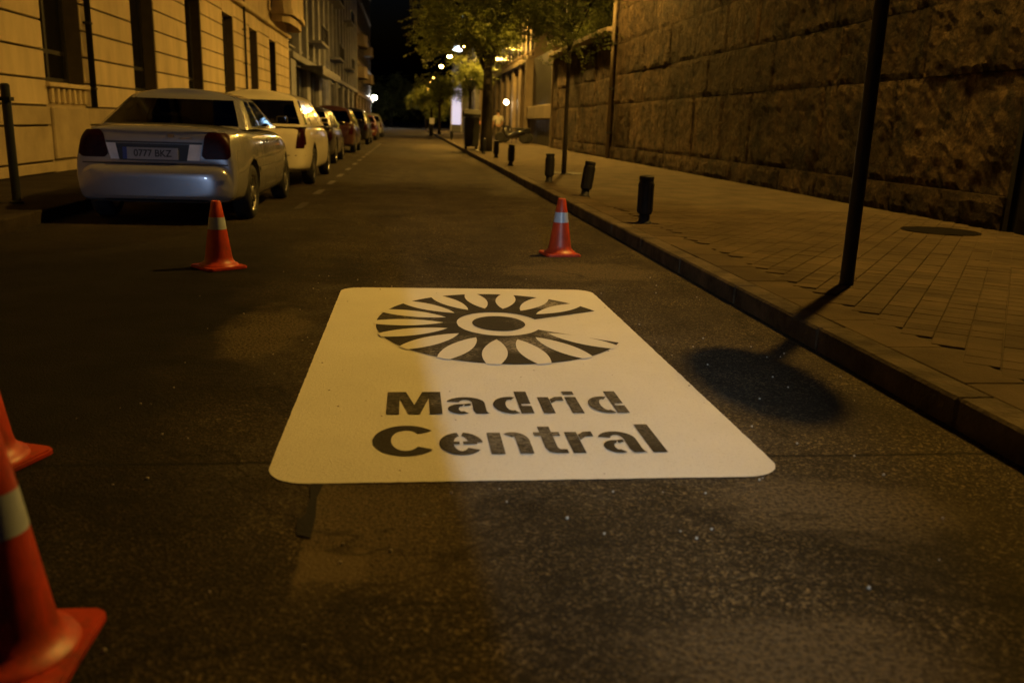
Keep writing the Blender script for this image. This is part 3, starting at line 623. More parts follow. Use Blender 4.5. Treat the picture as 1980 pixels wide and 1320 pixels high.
for x, y, l, tl in ((2.5, 9.09, 'nearest black bollard by the kerb', (0, 0)), (2.54, 12.55, 'second black bollard from the camera, leaning to the right', (R(-3), R(8))), (2.5, 15.65, 'third black bollard, in front of the thin tree', (0, R(1))),
                    (2.5, 21.74, 'fourth black bollard from the camera', (0, R(1))), (2.6, 26.57, 'fifth black bollard, right of the tree trunk', (0, 0)), (2.5, 29.9, 'sixth black bollard, in front of the tree trunk', (0, 0)), (2.5, 53, 'farthest visible bollard near the orange topped bin', (0, 0))): bollard(x, y, l, tl)
sp_ = empty('sign_post', (2.95, 5.5, PZ), label='dark sign post on the right pavement casting a round shadow', cat='sign')
bm = bmesh.new(); add_lathe(bm, [(.048, -.01), (.048, .012), (.046, .02), (.046, 3.12), (.04, 3.14)], 20); bm_obj('post', bm, 'dark_steel', sp_, smooth=True)
nrm = Vector((.96, .28, 0)); mt = Matrix.Translation((0, 0, 2.9)) @ nrm.to_track_quat('Z', 'Y').to_matrix().to_4x4()
bm = bmesh.new(); add_lathe(bm, [(.365, .05), (.37, .06), (.37, .075), (.0001, .078)], 40, mt); bm_obj('sign_disc', bm, 'galv', sp_)
box('clamp', 'galv', (-.06, .06, -.06, .06, 2.75, 2.79), sp_)
lp = empty('parking_post', (-4.14, 9.83, PZ), label='dark slim post on the left pavement beside the silver sedan', cat='post')
bm = bmesh.new(); add_lathe(bm, [(.07, 0), (.07, .02), (.045, .03), (.045, 1.21), (.03, 1.225)], 16); bm_obj('shaft', bm, 'dark_steel', lp); box('collar', 'dark_iron', (-.055, .055, -.055, .055, 1.05, 1.09), lp)
def container(x, y, w_, d, h, body, lid, label, rz=0):
    t_ = empty('waste_container', (x, y, PZ), rz, label=label, cat='container')
    bm = bmesh.new(); a, b = w_/2, w_/2*.86
    vs = [bm.verts.new(p) for p in ((-b, -d*.43, .1), (b, -d*.43, .1), (b, d*.43, .1), (-b, d*.43, .1), (-a, -d/2, h*.8), (a, -d/2, h*.8), (a, d/2, h*.8), (-a, d/2, h*.8))]
    for f in ((3, 2, 1, 0), (4, 5, 6, 7), (0, 1, 5, 4), (1, 2, 6, 5), (2, 3, 7, 6), (3, 0, 4, 7)): bm.faces.new([vs[i] for i in f])
    bmesh.ops.bevel(bm, geom=list(bm.edges), offset=.03, segments=2, affect='EDGES'); bm_obj('tub', bm, body, t_)
    bm = bmesh.new(); add_poly(bm, [(-d/2-.04, h*.81), (d/2+.04, h*.81), (d/2+.02, h*.9), (d*.2, h), (-d*.25, h), (-d/2-.03, h*.88)], -a-.03, a+.03)
    bmesh.ops.rotate(bm, cent=(0, 0, 0), matrix=Matrix(((0, 0, 1), (1, 0, 0), (0, 1, 0))), verts=bm.verts); fixn(bm); bmesh.ops.bevel(bm, geom=list(bm.edges), offset=.015, segments=1, affect='EDGES'); bm_obj('lid', bm, lid, t_)
    for sx in (-1, 1):
        for sy in (-1, 1):
            bm = bmesh.new(); add_cyl(bm, (sx*b*.8-.03, sy*d*.3, .07), (sx*b*.8+.03, sy*d*.3, .07), .07, n=10); bm_obj('wheel', bm, 'rubber', t_)
container(4.0, 57, .95, .8, 1.15, 'bin_green', 'orange_lid', 'dark bin with an orange lid on the right pavement')
container(2.42, 35.0, .6, .9, 1.5, 'bin_green', 'bin_green', 'tall dark container beside the tree trunk')

def two_wheeler(x, y, rz, label, shield):
    t_ = empty('motorcycle', (x, y, PZ if x > KX else 0), rz, label=label, cat='motorcycle')
    for yy in (-.65, .65):
        wv = empty('wheel', (0, yy, .29)); wv.parent = t_
        mm = Matrix.Rotation(R(90), 4, 'Y')
        bm = bmesh.new(); add_lathe(bm, [(.2, -.05), (.27, -.055), (.29, 0), (.27, .055), (.2, .05)], 24, mm, cap=False); bm_obj('tyre', bm, 'rubber', wv, smooth=True)
        bm = bmesh.new(); add_lathe(bm, [(.2, -.03), (.2, .03), (.05, .04), (.001, .04)], 16, mm); bm_obj('rim', bm, 'black_plastic', wv)
    bm = bmesh.new(); add_tube(bm, [(0, -.75, .62), (0, -.4, .6), (0, -.05, .42), (0, .2, .36), (0, .38, .6), (0, .42, .92)], [.1, .17, .16, .15, .15, .09], 12); bm_obj('body', bm, 'black_paint', t_, smooth=True)
    bm = bmesh.new(); add_box(bm, -.14, .14, -.78, .02, .72, .82, bev=.03); bm_obj('seat', bm, 'rubber', t_)
    bm = bmesh.new(); add_cyl(bm, (0, .65, .29), (0, .45, .95), .03); add_cyl(bm, (-.33, .38, 1.05), (.33, .38, 1.05), .016); add_cyl(bm, (0, .45, .95), (0, .4, 1.05), .03); bm_obj('fork', bm, 'dark_iron', t_)
    if shield:
        bm = bmesh.new(); add_box(bm, -.2, .2, .5, .515, .95, 1.4, bev=.006); bm_obj('windscreen', bm, 'white_trim', t_)
    bm = bmesh.new(); sphere(bm, .07, (0, .56, .88), 10); bm_obj('headlamp', bm, 'chrome', t_)
    bm = bmesh.new(); add_cyl(bm, (.06, 0, .3), (.2, .05, 0.0), .015); bm_obj('stand', bm, 'dark_iron', t_)
two_wheeler(1.75, 72, R(185), 'scooter with a pale windscreen parked far along the right kerb', True)
two_wheeler(5.9, 49.0, R(70), 'dark motorcycle parked on the pavement beside the garage gate', False)
two_wheeler(5.5, 47.6, R(75), 'dark motorcycle nearest the camera before the garage gate', False)

# person in a pale shirt beyond the tree
def skinned(name, nodes, edges, m, par, sub=2):
    me = bpy.data.meshes.new(name); me.from_pydata([n[0] for n in nodes], edges, []); o = bpy.data.objects.new(name, me); COL.objects.link(o); o.parent = par
    sk = o.modifiers.new('s', 'SKIN'); sv = me.skin_vertices[0].data
    for i, n in enumerate(nodes): sv[i].radius = n[1] if hasattr(n[1], '__len__') else (n[1], n[1]); sv[i].use_root = (i == 0)
    o.modifiers.new('d', 'SUBSURF').levels = sub
    dg = bpy.context.evaluated_depsgraph_get(); dg.update(); nm = bpy.data.meshes.new_from_object(o.evaluated_get(dg)); o.modifiers.clear(); o.data = nm
    for p_ in nm.polygons: p_.use_smooth = True
    nm.materials.clear(); nm.materials.append(M[m]); return o
pn = empty('person', (4.95, 50.0, PZ), R(15), label='person in a pale shirt and dark trousers standing behind the tree trunk', cat='person')
nodes = [((0, 0, .93), (.15, .11)), ((0, 0, 1.12), (.14, .1)), ((0, .01, 1.36), (.17, .1)), ((0, 0, 1.48), .06), ((0, .02, 1.56), .07), ((0, .03, 1.64), (.085, .1)), ((0, .02, 1.73), .07),
 ((.09, 0, .86), .09), ((.1, .03, .48), .06), ((.11, -.02, .09), .042), ((.12, .12, .03), .035), ((-.09, 0, .86), .09), ((-.11, .0, .48), .06), ((-.12, -.05, .09), .042), ((-.13, .1, .03), .035),
 ((.2, 0, 1.38), .06), ((.26, -.02, 1.12), .045), ((.25, .1, .88), .035), ((.245, .14, .80), .03), ((-.2, 0, 1.38), .06), ((-.27, -.03, 1.12), .045), ((-.26, .08, .88), .035), ((-.255, .12, .80), .03),
 ((.25, .165, .73), .013), ((.232, .155, .735), .012), ((.262, .145, .735), .012), ((.22, .165, .775), .012), ((-.26, .145, .73), .013), ((-.242, .135, .735), .012), ((-.272, .125, .735), .012), ((-.23, .145, .775), .012)]
edges = [(0, 1), (1, 2), (2, 3), (3, 4), (4, 5), (5, 6), (0, 7), (7, 8), (8, 9), (9, 10), (0, 11), (11, 12), (12, 13), (13, 14), (2, 15), (15, 16), (16, 17), (17, 18), (2, 19), (19, 20), (20, 21), (21, 22), (18, 23), (18, 24), (18, 25), (18, 26), (22, 27), (22, 28), (22, 29), (22, 30)]
skinned('body', nodes, edges, 'skin', pn)
skinned('shirt', [((0, 0, .9), (.185, .14)), ((0, 0, 1.12), (.175, .13)), ((0, .01, 1.36), (.2, .13)), ((0, 0, 1.46), (.09, .08)), ((.215, 0, 1.37), .085), ((.275, -.02, 1.12), .07), ((-.215, 0, 1.37), .085), ((-.285, -.03, 1.12), .07)], [(0, 1), (1, 2), (2, 3), (2, 4), (4, 5), (2, 6), (6, 7)], 'shirt', pn)
skinned('trousers', [((0, 0, .95), (.175, .13)), ((.095, 0, .84), .115), ((.105, .03, .48), .085), ((.112, -.02, .1), .07), ((-.095, 0, .84), .115), ((-.115, 0, .48), .085), ((-.122, -.05, .1), .07)], [(0, 1), (1, 2), (2, 3), (0, 4), (4, 5), (5, 6)], 'trousers', pn)
bm = bmesh.new(); sphere(bm, .105, (0, 0, 0), 14); bmesh.ops.transform(bm, matrix=Matrix.Translation((0, -.005, 1.695)) @ Matrix.Diagonal((.95, 1.08, .95, 1)), verts=bm.verts); bm_obj('hair', bm, 'hair', pn, smooth=True)

# ------------------------------------------------------------------ trees
def tree(x, y, h0, h1, rad, trunk_r, nleaf, lsize, label, lm='leaf', seed=1, lean=(0, 0), flat=.8, off=(0, 0)):
    rnd = random.Random(seed); t_ = empty('street_tree', (x, y, PZ), label=label, cat='tree', group='trees along the right pavement')
    bm = bmesh.new(); top = Vector((lean[0], lean[1], h0+.5)); tk = [Vector((0, 0, -.05)), Vector((lean[0]*.2, lean[1]*.2, h0*.35)), Vector((lean[0]*.7, lean[1]*.7, h0*.75)), top]
    add_tube(bm, tk, [trunk_r*1.25, trunk_r, trunk_r*.9, trunk_r*.75], 10)
    cz, rz = (h0+h1)/2, (h1-h0)/2; tips = []
    for k in range(11):
        a = 2.4*k+rnd.uniform(-.3, .3); e = rnd.uniform(.15, .95); rr = rad*rnd.uniform(.55, .98)*math.sqrt(max(.1, 1-(e-.45)**2*1.6))
        end = Vector((off[0]+rr*math.cos(a), off[1]+rr*math.sin(a), h0+(h1-h0)*e)); st_ = top*rnd.uniform(.75, 1); st_.z = min(top.z, st_.z+.2)
        mid = st_.lerp(end, .5)+Vector((0, 0, .35)); add_tube(bm, [st_, mid, end], [trunk_r*.45, trunk_r*.28, trunk_r*.1], 6)
        tips += [end, mid.lerp(end, .5), mid]
        for q in range(3):
            e2 = mid.lerp(end, rnd.uniform(.2, .9)); e3 = e2+Vector((rnd.uniform(-1, 1), rnd.uniform(-1, 1), rnd.uniform(-.5, .5)))*rad*.35
            add_tube(bm, [e2, e3], [trunk_r*.14, trunk_r*.05], 5); tips.append(e3)
    bm_obj('trunk', bm, 'bark', t_, smooth=True)
    vs, fs = [], []
    cl = []
    for tp in tips: cl.append((tp, rad*rnd.uniform(.16, .34)))
    for k in range(nleaf//14):
        c, r_ = cl[rnd.randrange(len(cl))]
        d = Vector((rnd.gauss(0, 1), rnd.gauss(0, 1), rnd.gauss(0, .75))); d = d.normalized()*r_*rnd.random()**.45
        st_ = c+d; dr_ = Vector((rnd.gauss(0, 1), rnd.gauss(0, 1), rnd.gauss(-.5, .5))).normalized()
        for q in range(14):                                   # a compound leaf: leaflets either side of a drooping stalk
            s_ = lsize*rnd.uniform(.7, 1.2); p_ = st_+dr_*lsize*.55*(q//2)+Vector((0, 0, -.03*lsize*(q//2)**1.5)); sd = 1 if q % 2 else -1
            sdv = dr_.cross(Vector((0, 0, 1)));
            if sdv.length < .05: sdv = Vector((1, 0, 0))
            sdv = (sdv.normalized()*sd+Vector((rnd.gauss(0, .25), rnd.gauss(0, .25), rnd.gauss(-.2, .3)))).normalized(); w2 = (dr_*.32+Vector((0, 0, rnd.gauss(0, .15))))*s_
            b_ = len(vs); tipv = p_+sdv*s_; mdl = p_+sdv*s_*.5
            vs += [p_, mdl+w2*.6, tipv, mdl-w2*.6]; fs.append((b_, b_+1, b_+2, b_+3))
    me = bpy.data.meshes.new('crown'); me.from_pydata([tuple(v) for v in vs], [], fs); me.materials.append(M[lm]); link('crown', me, t_)
    bm = bmesh.new(); add_lathe(bm, [(.42, -.004), (.42, .006), (.2, .004)], 20, cap=False); bm_obj('tree_grate', bm, 'dark_iron', t_)
    return t_
tree(3.32, 18.8, 2.5, 6.2, 2.5, .045, 47600, .078, 'thin young tree with a slim trunk behind the third bollard', seed=3, lm='leaf_dark')
tree(2.85, 33, 2.7, 8.6, 3.4, .2, 112000, .125, 'tall leafy street tree with a dark trunk, its crown lit yellow', seed=5, off=(-.15, 0))
tree(3.9, 58, 2.6, 5.3, 1.6, .12, 9800, .13, 'small leafy tree behind the tall one, under the bright lamps', seed=8)
tree(2.5, 75, 2.0, 4.9, 2.3, .13, 9800, .17, 'low dim street tree far along the right kerb', seed=11)
tree(2.4, 98, 2.0, 5.2, 2.4, .14, 7000, .22, 'farther street tree beside the row of lamps', seed=14)
tree(2.3, 125, 2.0, 5.2, 2.6, .14, 5600, .3, 'most distant street tree on the right', seed=15)
tree(8.6, 35, 3.6, 8.8, 2.7, .15, 25200, .13, 'tree growing behind the low stone wall', lm='leaf_dark', seed=21)
tree(10.3, 46, 3.4, 9.5, 3.0, .15, 25200, .14, 'dark tree rising behind the garage gate', lm='leaf_dark', seed=22)
tree(-3.2, 165, 1.5, 9, 5, .25, 7000, .5, 'dark tree closing the left end of the street', lm='leaf_dark', seed=31)
tree(4.0, 215, 1.5, 9, 6, .25, 5600, .6, 'dark tree closing the far end of the street', lm='leaf_dark', seed=33)

# ------------------------------------------------------------------ cars
def apply_mods(o):
    dg = bpy.context.evaluated_depsgraph_get(); dg.update(); me = bpy.data.meshes.new_from_object(o.evaluated_get(dg)); o.modifiers.clear(); o.data = me
    for p_ in me.polygons: p_.use_smooth = True
    return me
def loft_body(P):
    bm = bmesh.new(); rings = []
    for (y, hw, zb, zs, zt) in P['st']:
        h = zs-zb; tk = P['tuck'](y) if 'tuck' in P else 1
        half = [(0, zb), (.7*hw, zb), (.93*hw, zb+.02*h), (.985*hw, zb+.16*h), (hw, zb+.45*h), (.99*hw*(1-(1-tk)*.25), zb+.72*h), (.965*hw*(1-(1-tk)*.65), zb+.9*h), (.90*hw*tk, zs), (.55*hw, zt-(zt-zs)*.25), (0, zt)]
        full = half+[(-x, z) for x, z in half[-2:0:-1]]
        rings.append([bm.verts.new((x, y, z)) for x, z in full])
    n = len(rings[0])
    for a, b in zip(rings, rings[1:]):
        for k in range(n): bm.faces.new((a[k], a[(k+1) % n], b[(k+1) % n], b[k]))
    for rr, flip in ((rings[0], False), (rings[-1], True)):
        h_ = n//2
        for k in range(h_):
            q = [rr[k], rr[k+1], rr[(n-k-1) % n], rr[(n-k) % n]]; q = list(dict.fromkeys(q))
            if len(q) >= 3: bm.faces.new(q)
    fixn(bm); return bm
def car(P, xc, yr, label, paint, detail=True, plate=None):
    root = empty('parked_car', (xc, yr, 0), label=label, cat='car', group='cars parked along the left kerb')
    bm = loft_body(P); body = bm_obj('body', bm, paint, root); body.modifiers.new('s', 'SUBSURF').levels = 2; apply_mods(body)
    hwm = max(s_[1] for s_ in P['st']); wr = P['wr']
    cut = bmesh.new()
    for wy in P['wy']:
        for sx in (-1, 1): add_cyl(cut, (sx*(hwm-.27), wy, wr+.01), (sx*(hwm+.2), wy, wr+.01), wr+.055, n=28)
    co = bm_obj('cutter', cut, 'black_plastic'); co.location = root.location
    bpy.context.view_layer.update()
    bo = body.modifiers.new('b', 'BOOLEAN'); bo.object = co; bo.operation = 'DIFFERENCE'; bo.solver = 'EXACT'
    try: bo.material_mode = 'TRANSFER'
    except Exception: pass
    apply_mods(body)
    cme = co.data; bpy.data.objects.remove(co); bpy.data.meshes.remove(cme)
    me = body.data
    tb = bmesh.new(); tb.from_mesh(me); bvh = BVHTree.FromBMesh(tb)
    # cabin
    C = P['cab']; rows = []
    def ringpts(w_, yr_, yf, ys, z, bulge=.03):
        pr_ = [(0, yr_-bulge), (.45*w_, yr_-bulge*.8), (.91*w_, yr_+.012), (w_, yr_+.08)]; sd = [(w_+.004, q) for q in ys]
        fr = [(w_, yf-.07), (.87*w_, yf-.01), (.45*w_, yf+bulge*1.5), (0, yf+bulge*2)]
        hf = pr_+sd+fr; return [(x, y_, z) for x, y_ in hf]+[(-x, y_, z) for x, y_ in hf[-2:0:-1]]
    for f in (0, .08, .86, 1.0):
        z = C['z0']+(C['z1']-C['z0'])*f; w_ = C['w0']+(C['w1']-C['w0'])*(f**1.15); L_ = lambda a, b: a+(b-a)*f
        rows.append(ringpts(w_, L_(C['yr0'], C['yr1']), L_(C['yf0'], C['yf1']), [L_(a, b) for a, b in zip(C['ys0'], C['ys1'])], z))
    n = len(rows[0]); ns = len(C['ys0']); half = 8+ns
    glass_cols = {}
    def col_kind(k):
        kk = k if k < half-1 else n-1-k
        if kk in (0, 1): return 'rear_window'
        if kk >= half-3: return 'windscreen'
        j = kk-3
        if C['gl'][j] if 0 <= j < len(C['gl']) else False: return 'side_window_%d_%d' % (j, 0 if k < half-1 else 1)
        return None
    shell = bmesh.new(); shell.edges.layers.float.new('crease_edge'); shell.verts.layers.float.new('crease_vert'); vv = [[shell.verts.new(p_) for p_ in r_] for r_ in rows]; groups = {}
    for ri in range(3):
        for k in range(n):
            kd = col_kind(k) if ri == 1 else None; k2 = (k+1) % n
            if kd: groups.setdefault(kd, []).append(k)
            else: shell.faces.new((vv[ri][k], vv[ri][k2], vv[ri+1][k2], vv[ri+1][k]))
    # roof cap
    tr = rows[3]; zc = C['z1']
    cap = []
    for k in range(half):
        a, b = vv[3][k], vv[3][(n-k) % n]
        if a is b: cap.append([a]); continue
        mid = shell.verts.new((0, a.co.y, zc+C['crown'])); q1 = shell.verts.new((a.co.x*.55, a.co.y, zc+C['crown']*.75)); q2 = shell.verts.new((-a.co.x*.55, a.co.y, zc+C['crown']*.75)); cap.append([a, q1, mid, q2, b])
    for A, B in zip(cap, cap[1:]):
        if len(A) == 1 or len(B) == 1:
            s_, l_ = (A, B) if len(A) == 1 else (B, A)
            for i in range(4): shell.faces.new((s_[0], l_[i], l_[i+1]))
        else:
            for i in range(4): shell.faces.new((A[i], A[i+1], B[i+1], B[i]))
    fixn(shell)
    def crease(bm_, is_border, corners):
        le = bm_.edges.layers.float['crease_edge']; lv = bm_.verts.layers.float['crease_vert']
        for e in bm_.edges:
            if is_border(e): e[le] = .85
        for v_ in corners: v_[lv] = .75
    idx = {v_: (ri, k) for ri in range(4) for k, v_ in enumerate(vv[ri])}
    corn = set()
    for kd, ks in groups.items():
        first = [k for k in ks if (k-1) % n not in ks][0]; last = [(k+1) % n for k in ks if (k+1) % n not in ks][0]
        corn |= {(1, first), (2, first), (1, last), (2, last)}
    crease(shell, lambda e: len(e.link_faces) == 1 and all(v_ in idx and idx[v_][0] in (1, 2) for v_ in e.verts), [vv[a][b] for a, b in corn])
    cb = bm_obj('cabin', shell, paint, root); cb.modifiers.new('s', 'SUBSURF').levels = 2; apply_mods(cb)
    for kd, ks in groups.items():
        g_ = bmesh.new(); g_.edges.layers.float.new('crease_edge'); g_.verts.layers.float.new('crease_vert'); vm = {}
        def V(ri, k):
            if (ri, k) not in vm: vm[(ri, k)] = g_.verts.new(rows[ri][k])
            return vm[(ri, k)]
        for k in ks: g_.faces.new((V(1, k), V(1, (k+1) % n), V(2, (k+1) % n), V(2, k)))
        fixn(g_); crease(g_, lambda e: len(e.link_faces) == 1, [vm[q] for q in vm if q in corn]); go = bm_obj('side_window' if kd.startswith('side') else kd, g_, 'car_glass', root); go.modifiers.new('s', 'SUBSURF').levels = 2; apply_mods(go)
    # seats
    for sx in (-1, 1):
        st_ = empty('seat', (sx*.36*hwm/.83, C['ys0'][-1]-.55, .45)); st_.parent = root
        bm = bmesh.new(); add_box(bm, -.23, .23, -.12, .06, .0, .62, bev=.05); bm_obj('backrest', bm, 'interior', st_); bm = bmesh.new(); add_box(bm, -.13, .13, -.1, .02, .66, .86, bev=.04); bm_obj('headrest', bm, 'interior', st_)
    bm = bmesh.new(); add_box(bm, -.62, .62, C['yr0']+.35, C['yr0']+.55, .5, C['z0']+.06, bev=.05); bm_obj('rear_bench', bm, 'interior', root)
    # wheels
    for wy in P['wy']:
        for sx in (-1, 1):
            wv = empty('wheel', (sx*(hwm-.12), wy, wr)); wv.parent = root; mm = Matrix.Rotation(R(90)*sx, 4, 'Y')
            bm = bmesh.new(); add_lathe(bm, [(wr*.66, -.09), (wr*.9, -.1), (wr, -.07), (wr, .07), (wr*.9, .098), (wr*.66, .085)], 32, mm, cap=False); bm_obj('tyre', bm, 'rubber', wv, smooth=True)
            bm = bmesh.new(); add_lathe(bm, [(wr*.67, -.09), (wr*.67, .082), (wr*.60, .06), (wr*.2, .075), (wr*.16, .085), (.001, .088)], 24, mm); bm_obj('rim', bm, 'rim', wv)
            if detail:
                for q in range(7):
                    bm = bmesh.new(); add_box(bm, wr*.28, wr*.56, -wr*.07, wr*.07, .062, .078); bmesh.ops.rotate(bm, cent=(0, 0, 0), matrix=Matrix.Rotation(2*math.pi*q/7, 3, 'Z'), verts=bm.verts); bmesh.ops.transform(bm, matrix=mm, verts=bm.verts); bm_obj('slot', bm, 'black_plastic', wv)
    # projected trim
    def hit(o_, d_):
        h_ = bvh.ray_cast(Vector(o_), Vector(d_)); return h_[0], h_[1]
    def patch(name, m_, quad, nx=8, nz=5, off=.005, side=None, par=root, rnd_=0):
        """quad: 4 corners (u,z) bl, br, tr, tl on the rear (u=x) or a side (u=y)"""
        bm = bmesh.new(); G_ = []
        for i in range(nx+1):
            for k in range(nz+1):
                u, v_ = i/nx, k/nz
                if rnd_:                                   # round the corners
                    du, dv = abs(u-.5)*2, abs(v_-.5)*2
                    if du+dv > 2-rnd_: sc_ = (2-rnd_)/(du+dv); u = .5+(u-.5)*sc_; v_ = .5+(v_-.5)*sc_
                a = Vector(quad[0]).lerp(Vector(quad[1]), u); b = Vector(quad[3]).lerp(Vector(quad[2]), u); q = a.lerp(b, v_)
                if side is None: p_, n_ = hit((q.x, -2, q.y), (0, 1, 0))
                else: p_, n_ = hit((side*3, q.x, q.y), (-side, 0, 0))
                G_.append(bm.verts.new(p_+n_*off) if p_ is not None else None)
        for i in range(nx):
            for k in range(nz):
                f_ = [G_[i*(nz+1)+k], G_[(i+1)*(nz+1)+k], G_[(i+1)*(nz+1)+k+1], G_[i*(nz+1)+k+1]]
                if all(f_): bm.faces.new(f_)
        if side is None: pass
        fixn(bm); return bm_obj(name, bm, m_, par, smooth=True)
    for nm, m_, qd, kw in P['rear']: patch(nm, m_, qd, **kw)
    for sx in (-1, 1):
        for nm, m_, qd, kw in P['side']: patch(nm, m_, qd, side=sx, **kw)
        t_m = empty('mirror', (sx*(C['w0']+.02), C['ys0'][-1]+.02, C['z0']+.06)); t_m.parent = root
        bm = bmesh.new(); add_box(bm, min(0, sx*.15), max(0, sx*.15), -.04, .06, 0, .10, bev=.025); bm_obj('housing', bm, paint if detail and P is not SEDAN else 'black_plastic', t_m)
        bm = bmesh.new(); add_box(bm, *sorted((sx*.03, sx*.135)), -.046, -.0405, .015, .085); bm_obj('glass', bm, 'window_glass', t_m)
    px, pz, pw, ph = P['plate']
    p_, n_ = hit((px, -2, pz), (0, 1, 0))
    if p_ is not None:
        pt = empty('number_plate', (px, p_.y-.012, pz)); pt.parent = root; pt.rotation_euler = (R(-4), 0, 0)
        box('backing', 'black_plastic', (-pw/2-.01, pw/2+.01, -.004, .02, -ph/2-.01, ph/2+.01), pt); box('plate_face', 'plate', (-pw/2, pw/2, -.009, -.0042, -ph/2, ph/2), pt)
        if plate:
            cu = bpy.data.curves.new('num', 'FONT'); cu.body = plate; cu.size = ph*.82; cu.align_x = 'CENTER'; cu.align_y = 'CENTER'; cu.offset = .0016; fo = bpy.data.objects.new('numf', cu); COL.objects.link(fo)
            bpy.context.view_layer.update(); dg = bpy.context.evaluated_depsgraph_get(); nm = bpy.data.meshes.new_from_object(fo.evaluated_get(dg)); bpy.data.objects.remove(fo)
            nm.materials.clear(); nm.materials.append(M['ink']); no = link('characters', nm, pt, (.02, -.0105, 0)); no.rotation_euler = (R(90), 0, 0); no.scale = (.93, 1, 1)
            box('country_band', mat('plate_blue', (.02, .04, .25), .5), (-pw/2, -pw/2+.04, -.0105, -.0092, -ph/2, ph/2), pt)
    tb.free(); return root
def sideseams(ys, z0, z1, lean=.0):
    out = []
    for y in ys: out.append(('door_seam', 'black_plastic', [(y-.004, z0), (y+.004, z0), (y+.004+lean, z1), (y-.004+lean, z1)], dict(nx=1, nz=14, off=.0015)))
    return out
SEDAN = dict(tuck=lambda y: 1-.15*max(0, 1-y/.75)**1.5 if y > .07 else 1, wr=.29, wy=(.82, 3.42), plate=(-.04, .705, .53, .115),
  st=[(0.0, .46, .29, .49, .505), (.012, .60, .265, .535, .548), (.04, .70, .245, .57, .58), (.075, .75, .232, .59, .60), (.080, .755, .228, .69, .70), (.088, .763, .225, .82, .845), (.104, .775, .22, .915, .945), (.15, .79, .215, .945, .978), (.27, .80, .21, .955, .995), (.42, .822, .205, .96, 1.003), (.65, .838, .20, .96, 1.005), (.95, .845, .19, .955, 1.0), (1.7, .85, .18, .945, .98), (2.6, .85, .18, .93, .96), (3.0, .845, .185, .915, .955), (3.4, .835, .19, .87, .92), (3.85, .80, .20, .76, .82), (4.1, .70, .23, .62, .68), (4.2, .52, .30, .50, .53)],
  cab=dict(z0=.955, z1=1.31, crown=.075, w0=.775, w1=.575, yr0=.72, yr1=1.36, yf0=3.08, yf1=2.25, ys0=[1.10, 1.62, 1.72, 2.60, 2.78], ys1=[1.62, 1.78, 1.84, 2.14, 2.18], gl=[False, True, False, True, False]),
  rear=[('tail_light', 'tail_red', [(.44, .66), (.735, .66), (.70, .915), (.49, .925)], dict(nx=12, nz=8, off=.008, rnd_=.28)), ('tail_light', 'tail_red', [(-.735, .66), (-.44, .66), (-.49, .925), (-.70, .915)], dict(nx=12, nz=8, off=.008, rnd_=.28)),
        ('reverse_light', 'tail_clear', [(.305, .645), (.425, .645), (.455, .80), (.335, .80)], dict(nx=3, nz=3, off=.006)), ('reverse_light', 'tail_clear', [(-.425, .645), (-.345, .645), (-.375, .80), (-.465, .80)], dict(nx=3, nz=3, off=.006)),
        ('plate_recess', 'black_plastic', [(-.345, .635), (.305, .635), (.335, .80), (-.375, .80)], dict(nx=8, nz=3, off=.003)),
        ('boot_seam', 'black_plastic', [(-.46, .805), (.46, .805), (.46, .822), (-.46, .822)], dict(nx=10, nz=1, off=.004)),
        ('bumper_seam', 'black_plastic', [(-.70, .598), (.70, .598), (.70, .612), (-.70, .612)], dict(nx=16, nz=1, off=.003)),
        ('badge', 'chrome', [(.12, .862), (.19, .862), (.19, .90), (.12, .90)], dict(nx=2, nz=2, off=.006, rnd_=.4)), ('badge', 'chrome', [(.24, .85), (.36, .85), (.36, .868), (.24, .868)], dict(nx=3, nz=1, off=.004)),
        ('bumper_strip', 'silver', [(-.68, .455), (.68, .455), (.70, .515), (-.70, .515)], dict(nx=20, nz=3, off=.012)), ('bumper_lip', 'silver', [(-.6, .272), (.6, .272), (.6, .292), (-.6, .292)], dict(nx=16, nz=1, off=.012)), ('boot_lip', 'silver', [(-.6, .925), (.6, .925), (.6, .94), (-.6, .94)], dict(nx=16, nz=1, off=.01)),
        ('bumper_vent', 'black_plastic', [(-.5, .245), (.5, .245), (.5, .262), (-.5, .262)], dict(nx=8, nz=1, off=.003))],
  side=sideseams((1.42, 2.30, 3.02), .26, .92, .03)+[('rub_strip', 'silver', [(1.15, .50), (3.02, .49), (3.02, .54), (1.15, .55)], dict(nx=20, nz=2, off=.012)), ('door_handle', 'black_plastic', [(1.58, .80), (1.76, .80), (1.76, .83), (1.58, .83)], dict(nx=3, nz=2, off=.02, rnd_=.3)), ('door_handle', 'black_plastic', [(2.42, .79), (2.6, .79), (2.6, .82), (2.42, .82)], dict(nx=3, nz=2, off=.02, rnd_=.3)), ('sill_trim', 'black_plastic', [(1.2, .2), (3.0, .2), (3.0, .235), (1.2, .235)], dict(nx=12, nz=1, off=.004))])
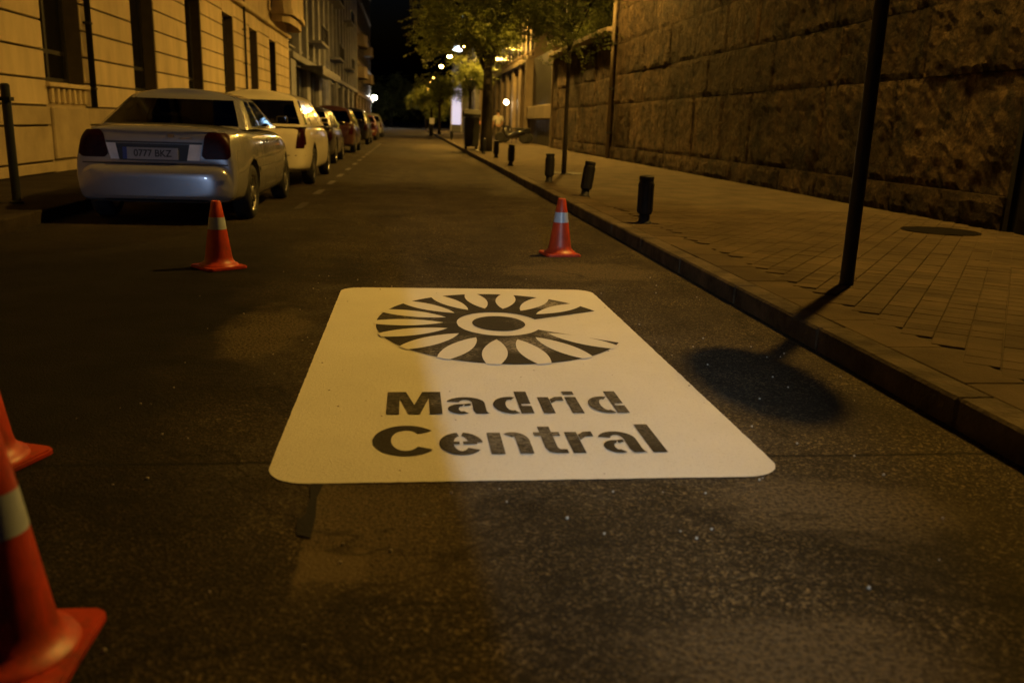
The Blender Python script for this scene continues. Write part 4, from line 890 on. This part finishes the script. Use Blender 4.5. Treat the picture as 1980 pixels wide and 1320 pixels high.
MPV = dict(wr=.31, wy=(.92, 3.55), plate=(0, .62, .52, .11),
  st=[(0.0, .45, .32, .54, .56), (.015, .60, .29, .64, .66), (.05, .70, .265, .80, .83), (.10, .755, .25, .91, .94), (.2, .795, .24, .965, .99), (.35, .825, .23, .985, 1.01), (.6, .85, .21, 1.0, 1.02), (1.7, .86, .19, .98, 1.0), (2.8, .86, .19, .96, .98), (3.3, .85, .19, .93, .97), (3.8, .82, .2, .82, .88), (4.15, .74, .23, .66, .72), (4.3, .55, .3, .52, .55)],
  cab=dict(z0=.955, z1=1.43, crown=.10, w0=.79, w1=.60, yr0=.10, yr1=.42, yf0=3.55, yf1=2.55, ys0=[.45, .95, 1.05, 2.1, 2.2], ys1=[.72, 1.10, 1.18, 2.02, 2.10], gl=[True, False, True, False, True]),
  rear=[('tail_light', 'tail_red', [(.64, .62), (.76, .62), (.77, .95), (.68, .95)], dict(nx=4, nz=8, off=.008)), ('tail_light', 'tail_red', [(-.76, .62), (-.64, .62), (-.68, .95), (-.77, .95)], dict(nx=4, nz=8, off=.008)), ('bumper_seam', 'black_plastic', [(-.78, .50), (.78, .50), (.78, .512), (-.78, .512)], dict(nx=12, nz=1, off=.003))],
  side=sideseams((1.0, 2.1, 3.1), .28, .93, .03)+[('tail_light', 'tail_red', [(.12, .66), (.2, .68), (.2, .92), (.13, .94)], dict(nx=3, nz=6, off=.008)), ('door_handle', 'black_plastic', [(1.2, .84), (1.38, .84), (1.38, .87), (1.2, .87)], dict(nx=3, nz=2, off=.02))])
def scaled(P, sy, sz, sw):
    Q = dict(P); Q['st'] = [(a*sy, b*sw, c_*sz, d*sz, e*sz) for a, b, c_, d, e in P['st']]; Q['wy'] = tuple(a*sy for a in P['wy']); px, pz, pw, ph = P['plate']; Q['plate'] = (px, pz*sz, pw, ph)
    C = dict(P['cab'])
    for k in ('yr0', 'yr1', 'yf0', 'yf1'): C[k] *= sy
    for k in ('z0', 'z1'): C[k] *= sz
    for k in ('w0', 'w1'): C[k] *= sw
    C['ys0'] = [a*sy for a in C['ys0']]; C['ys1'] = [a*sy for a in C['ys1']]; Q['cab'] = C
    Q['rear'] = [(a, b, [(u*sw, v_*sz) for u, v_ in q], k) for a, b, q, k in P['rear']]; Q['side'] = [(a, b, [(u*sy, v_*sz) for u, v_ in q], k) for a, b, q, k in P['side']]
    return Q
car(SEDAN, -2.52, 9.12, 'silver four door sedan with dark tail lights, nearest of the parked cars', 'silver', plate='0777 BKZ')
car(scaled(MPV, 1.06, 1.0, 1.0), -2.45, 14.5, 'cream white compact people carrier parked in front of the silver sedan', 'cream_white')
car(scaled(MPV, .88, .92, .95), -2.62, 22.0, 'small dark hatchback with a shining flank, third in the row', 'navy_paint')
car(scaled(MPV, 1.0, 1.0, 1.0), -2.62, 29.6, 'maroon people carrier, fourth in the parked row', 'maroon', detail=False)
car(scaled(MPV, 1.05, 1.06, 1.03), -2.66, 40.0, 'black tall car, fifth in the parked row', 'black_paint', detail=False)
car(scaled(SEDAN, 1.0, 1.0, 1.0), -2.62, 50, 'red sedan, sixth in the parked row', 'red_paint', detail=False)
car(scaled(MPV, 1.0, 1.0, 1.0), -2.62, 60, 'silver car far along the left kerb, last that shows', 'silver', detail=False)
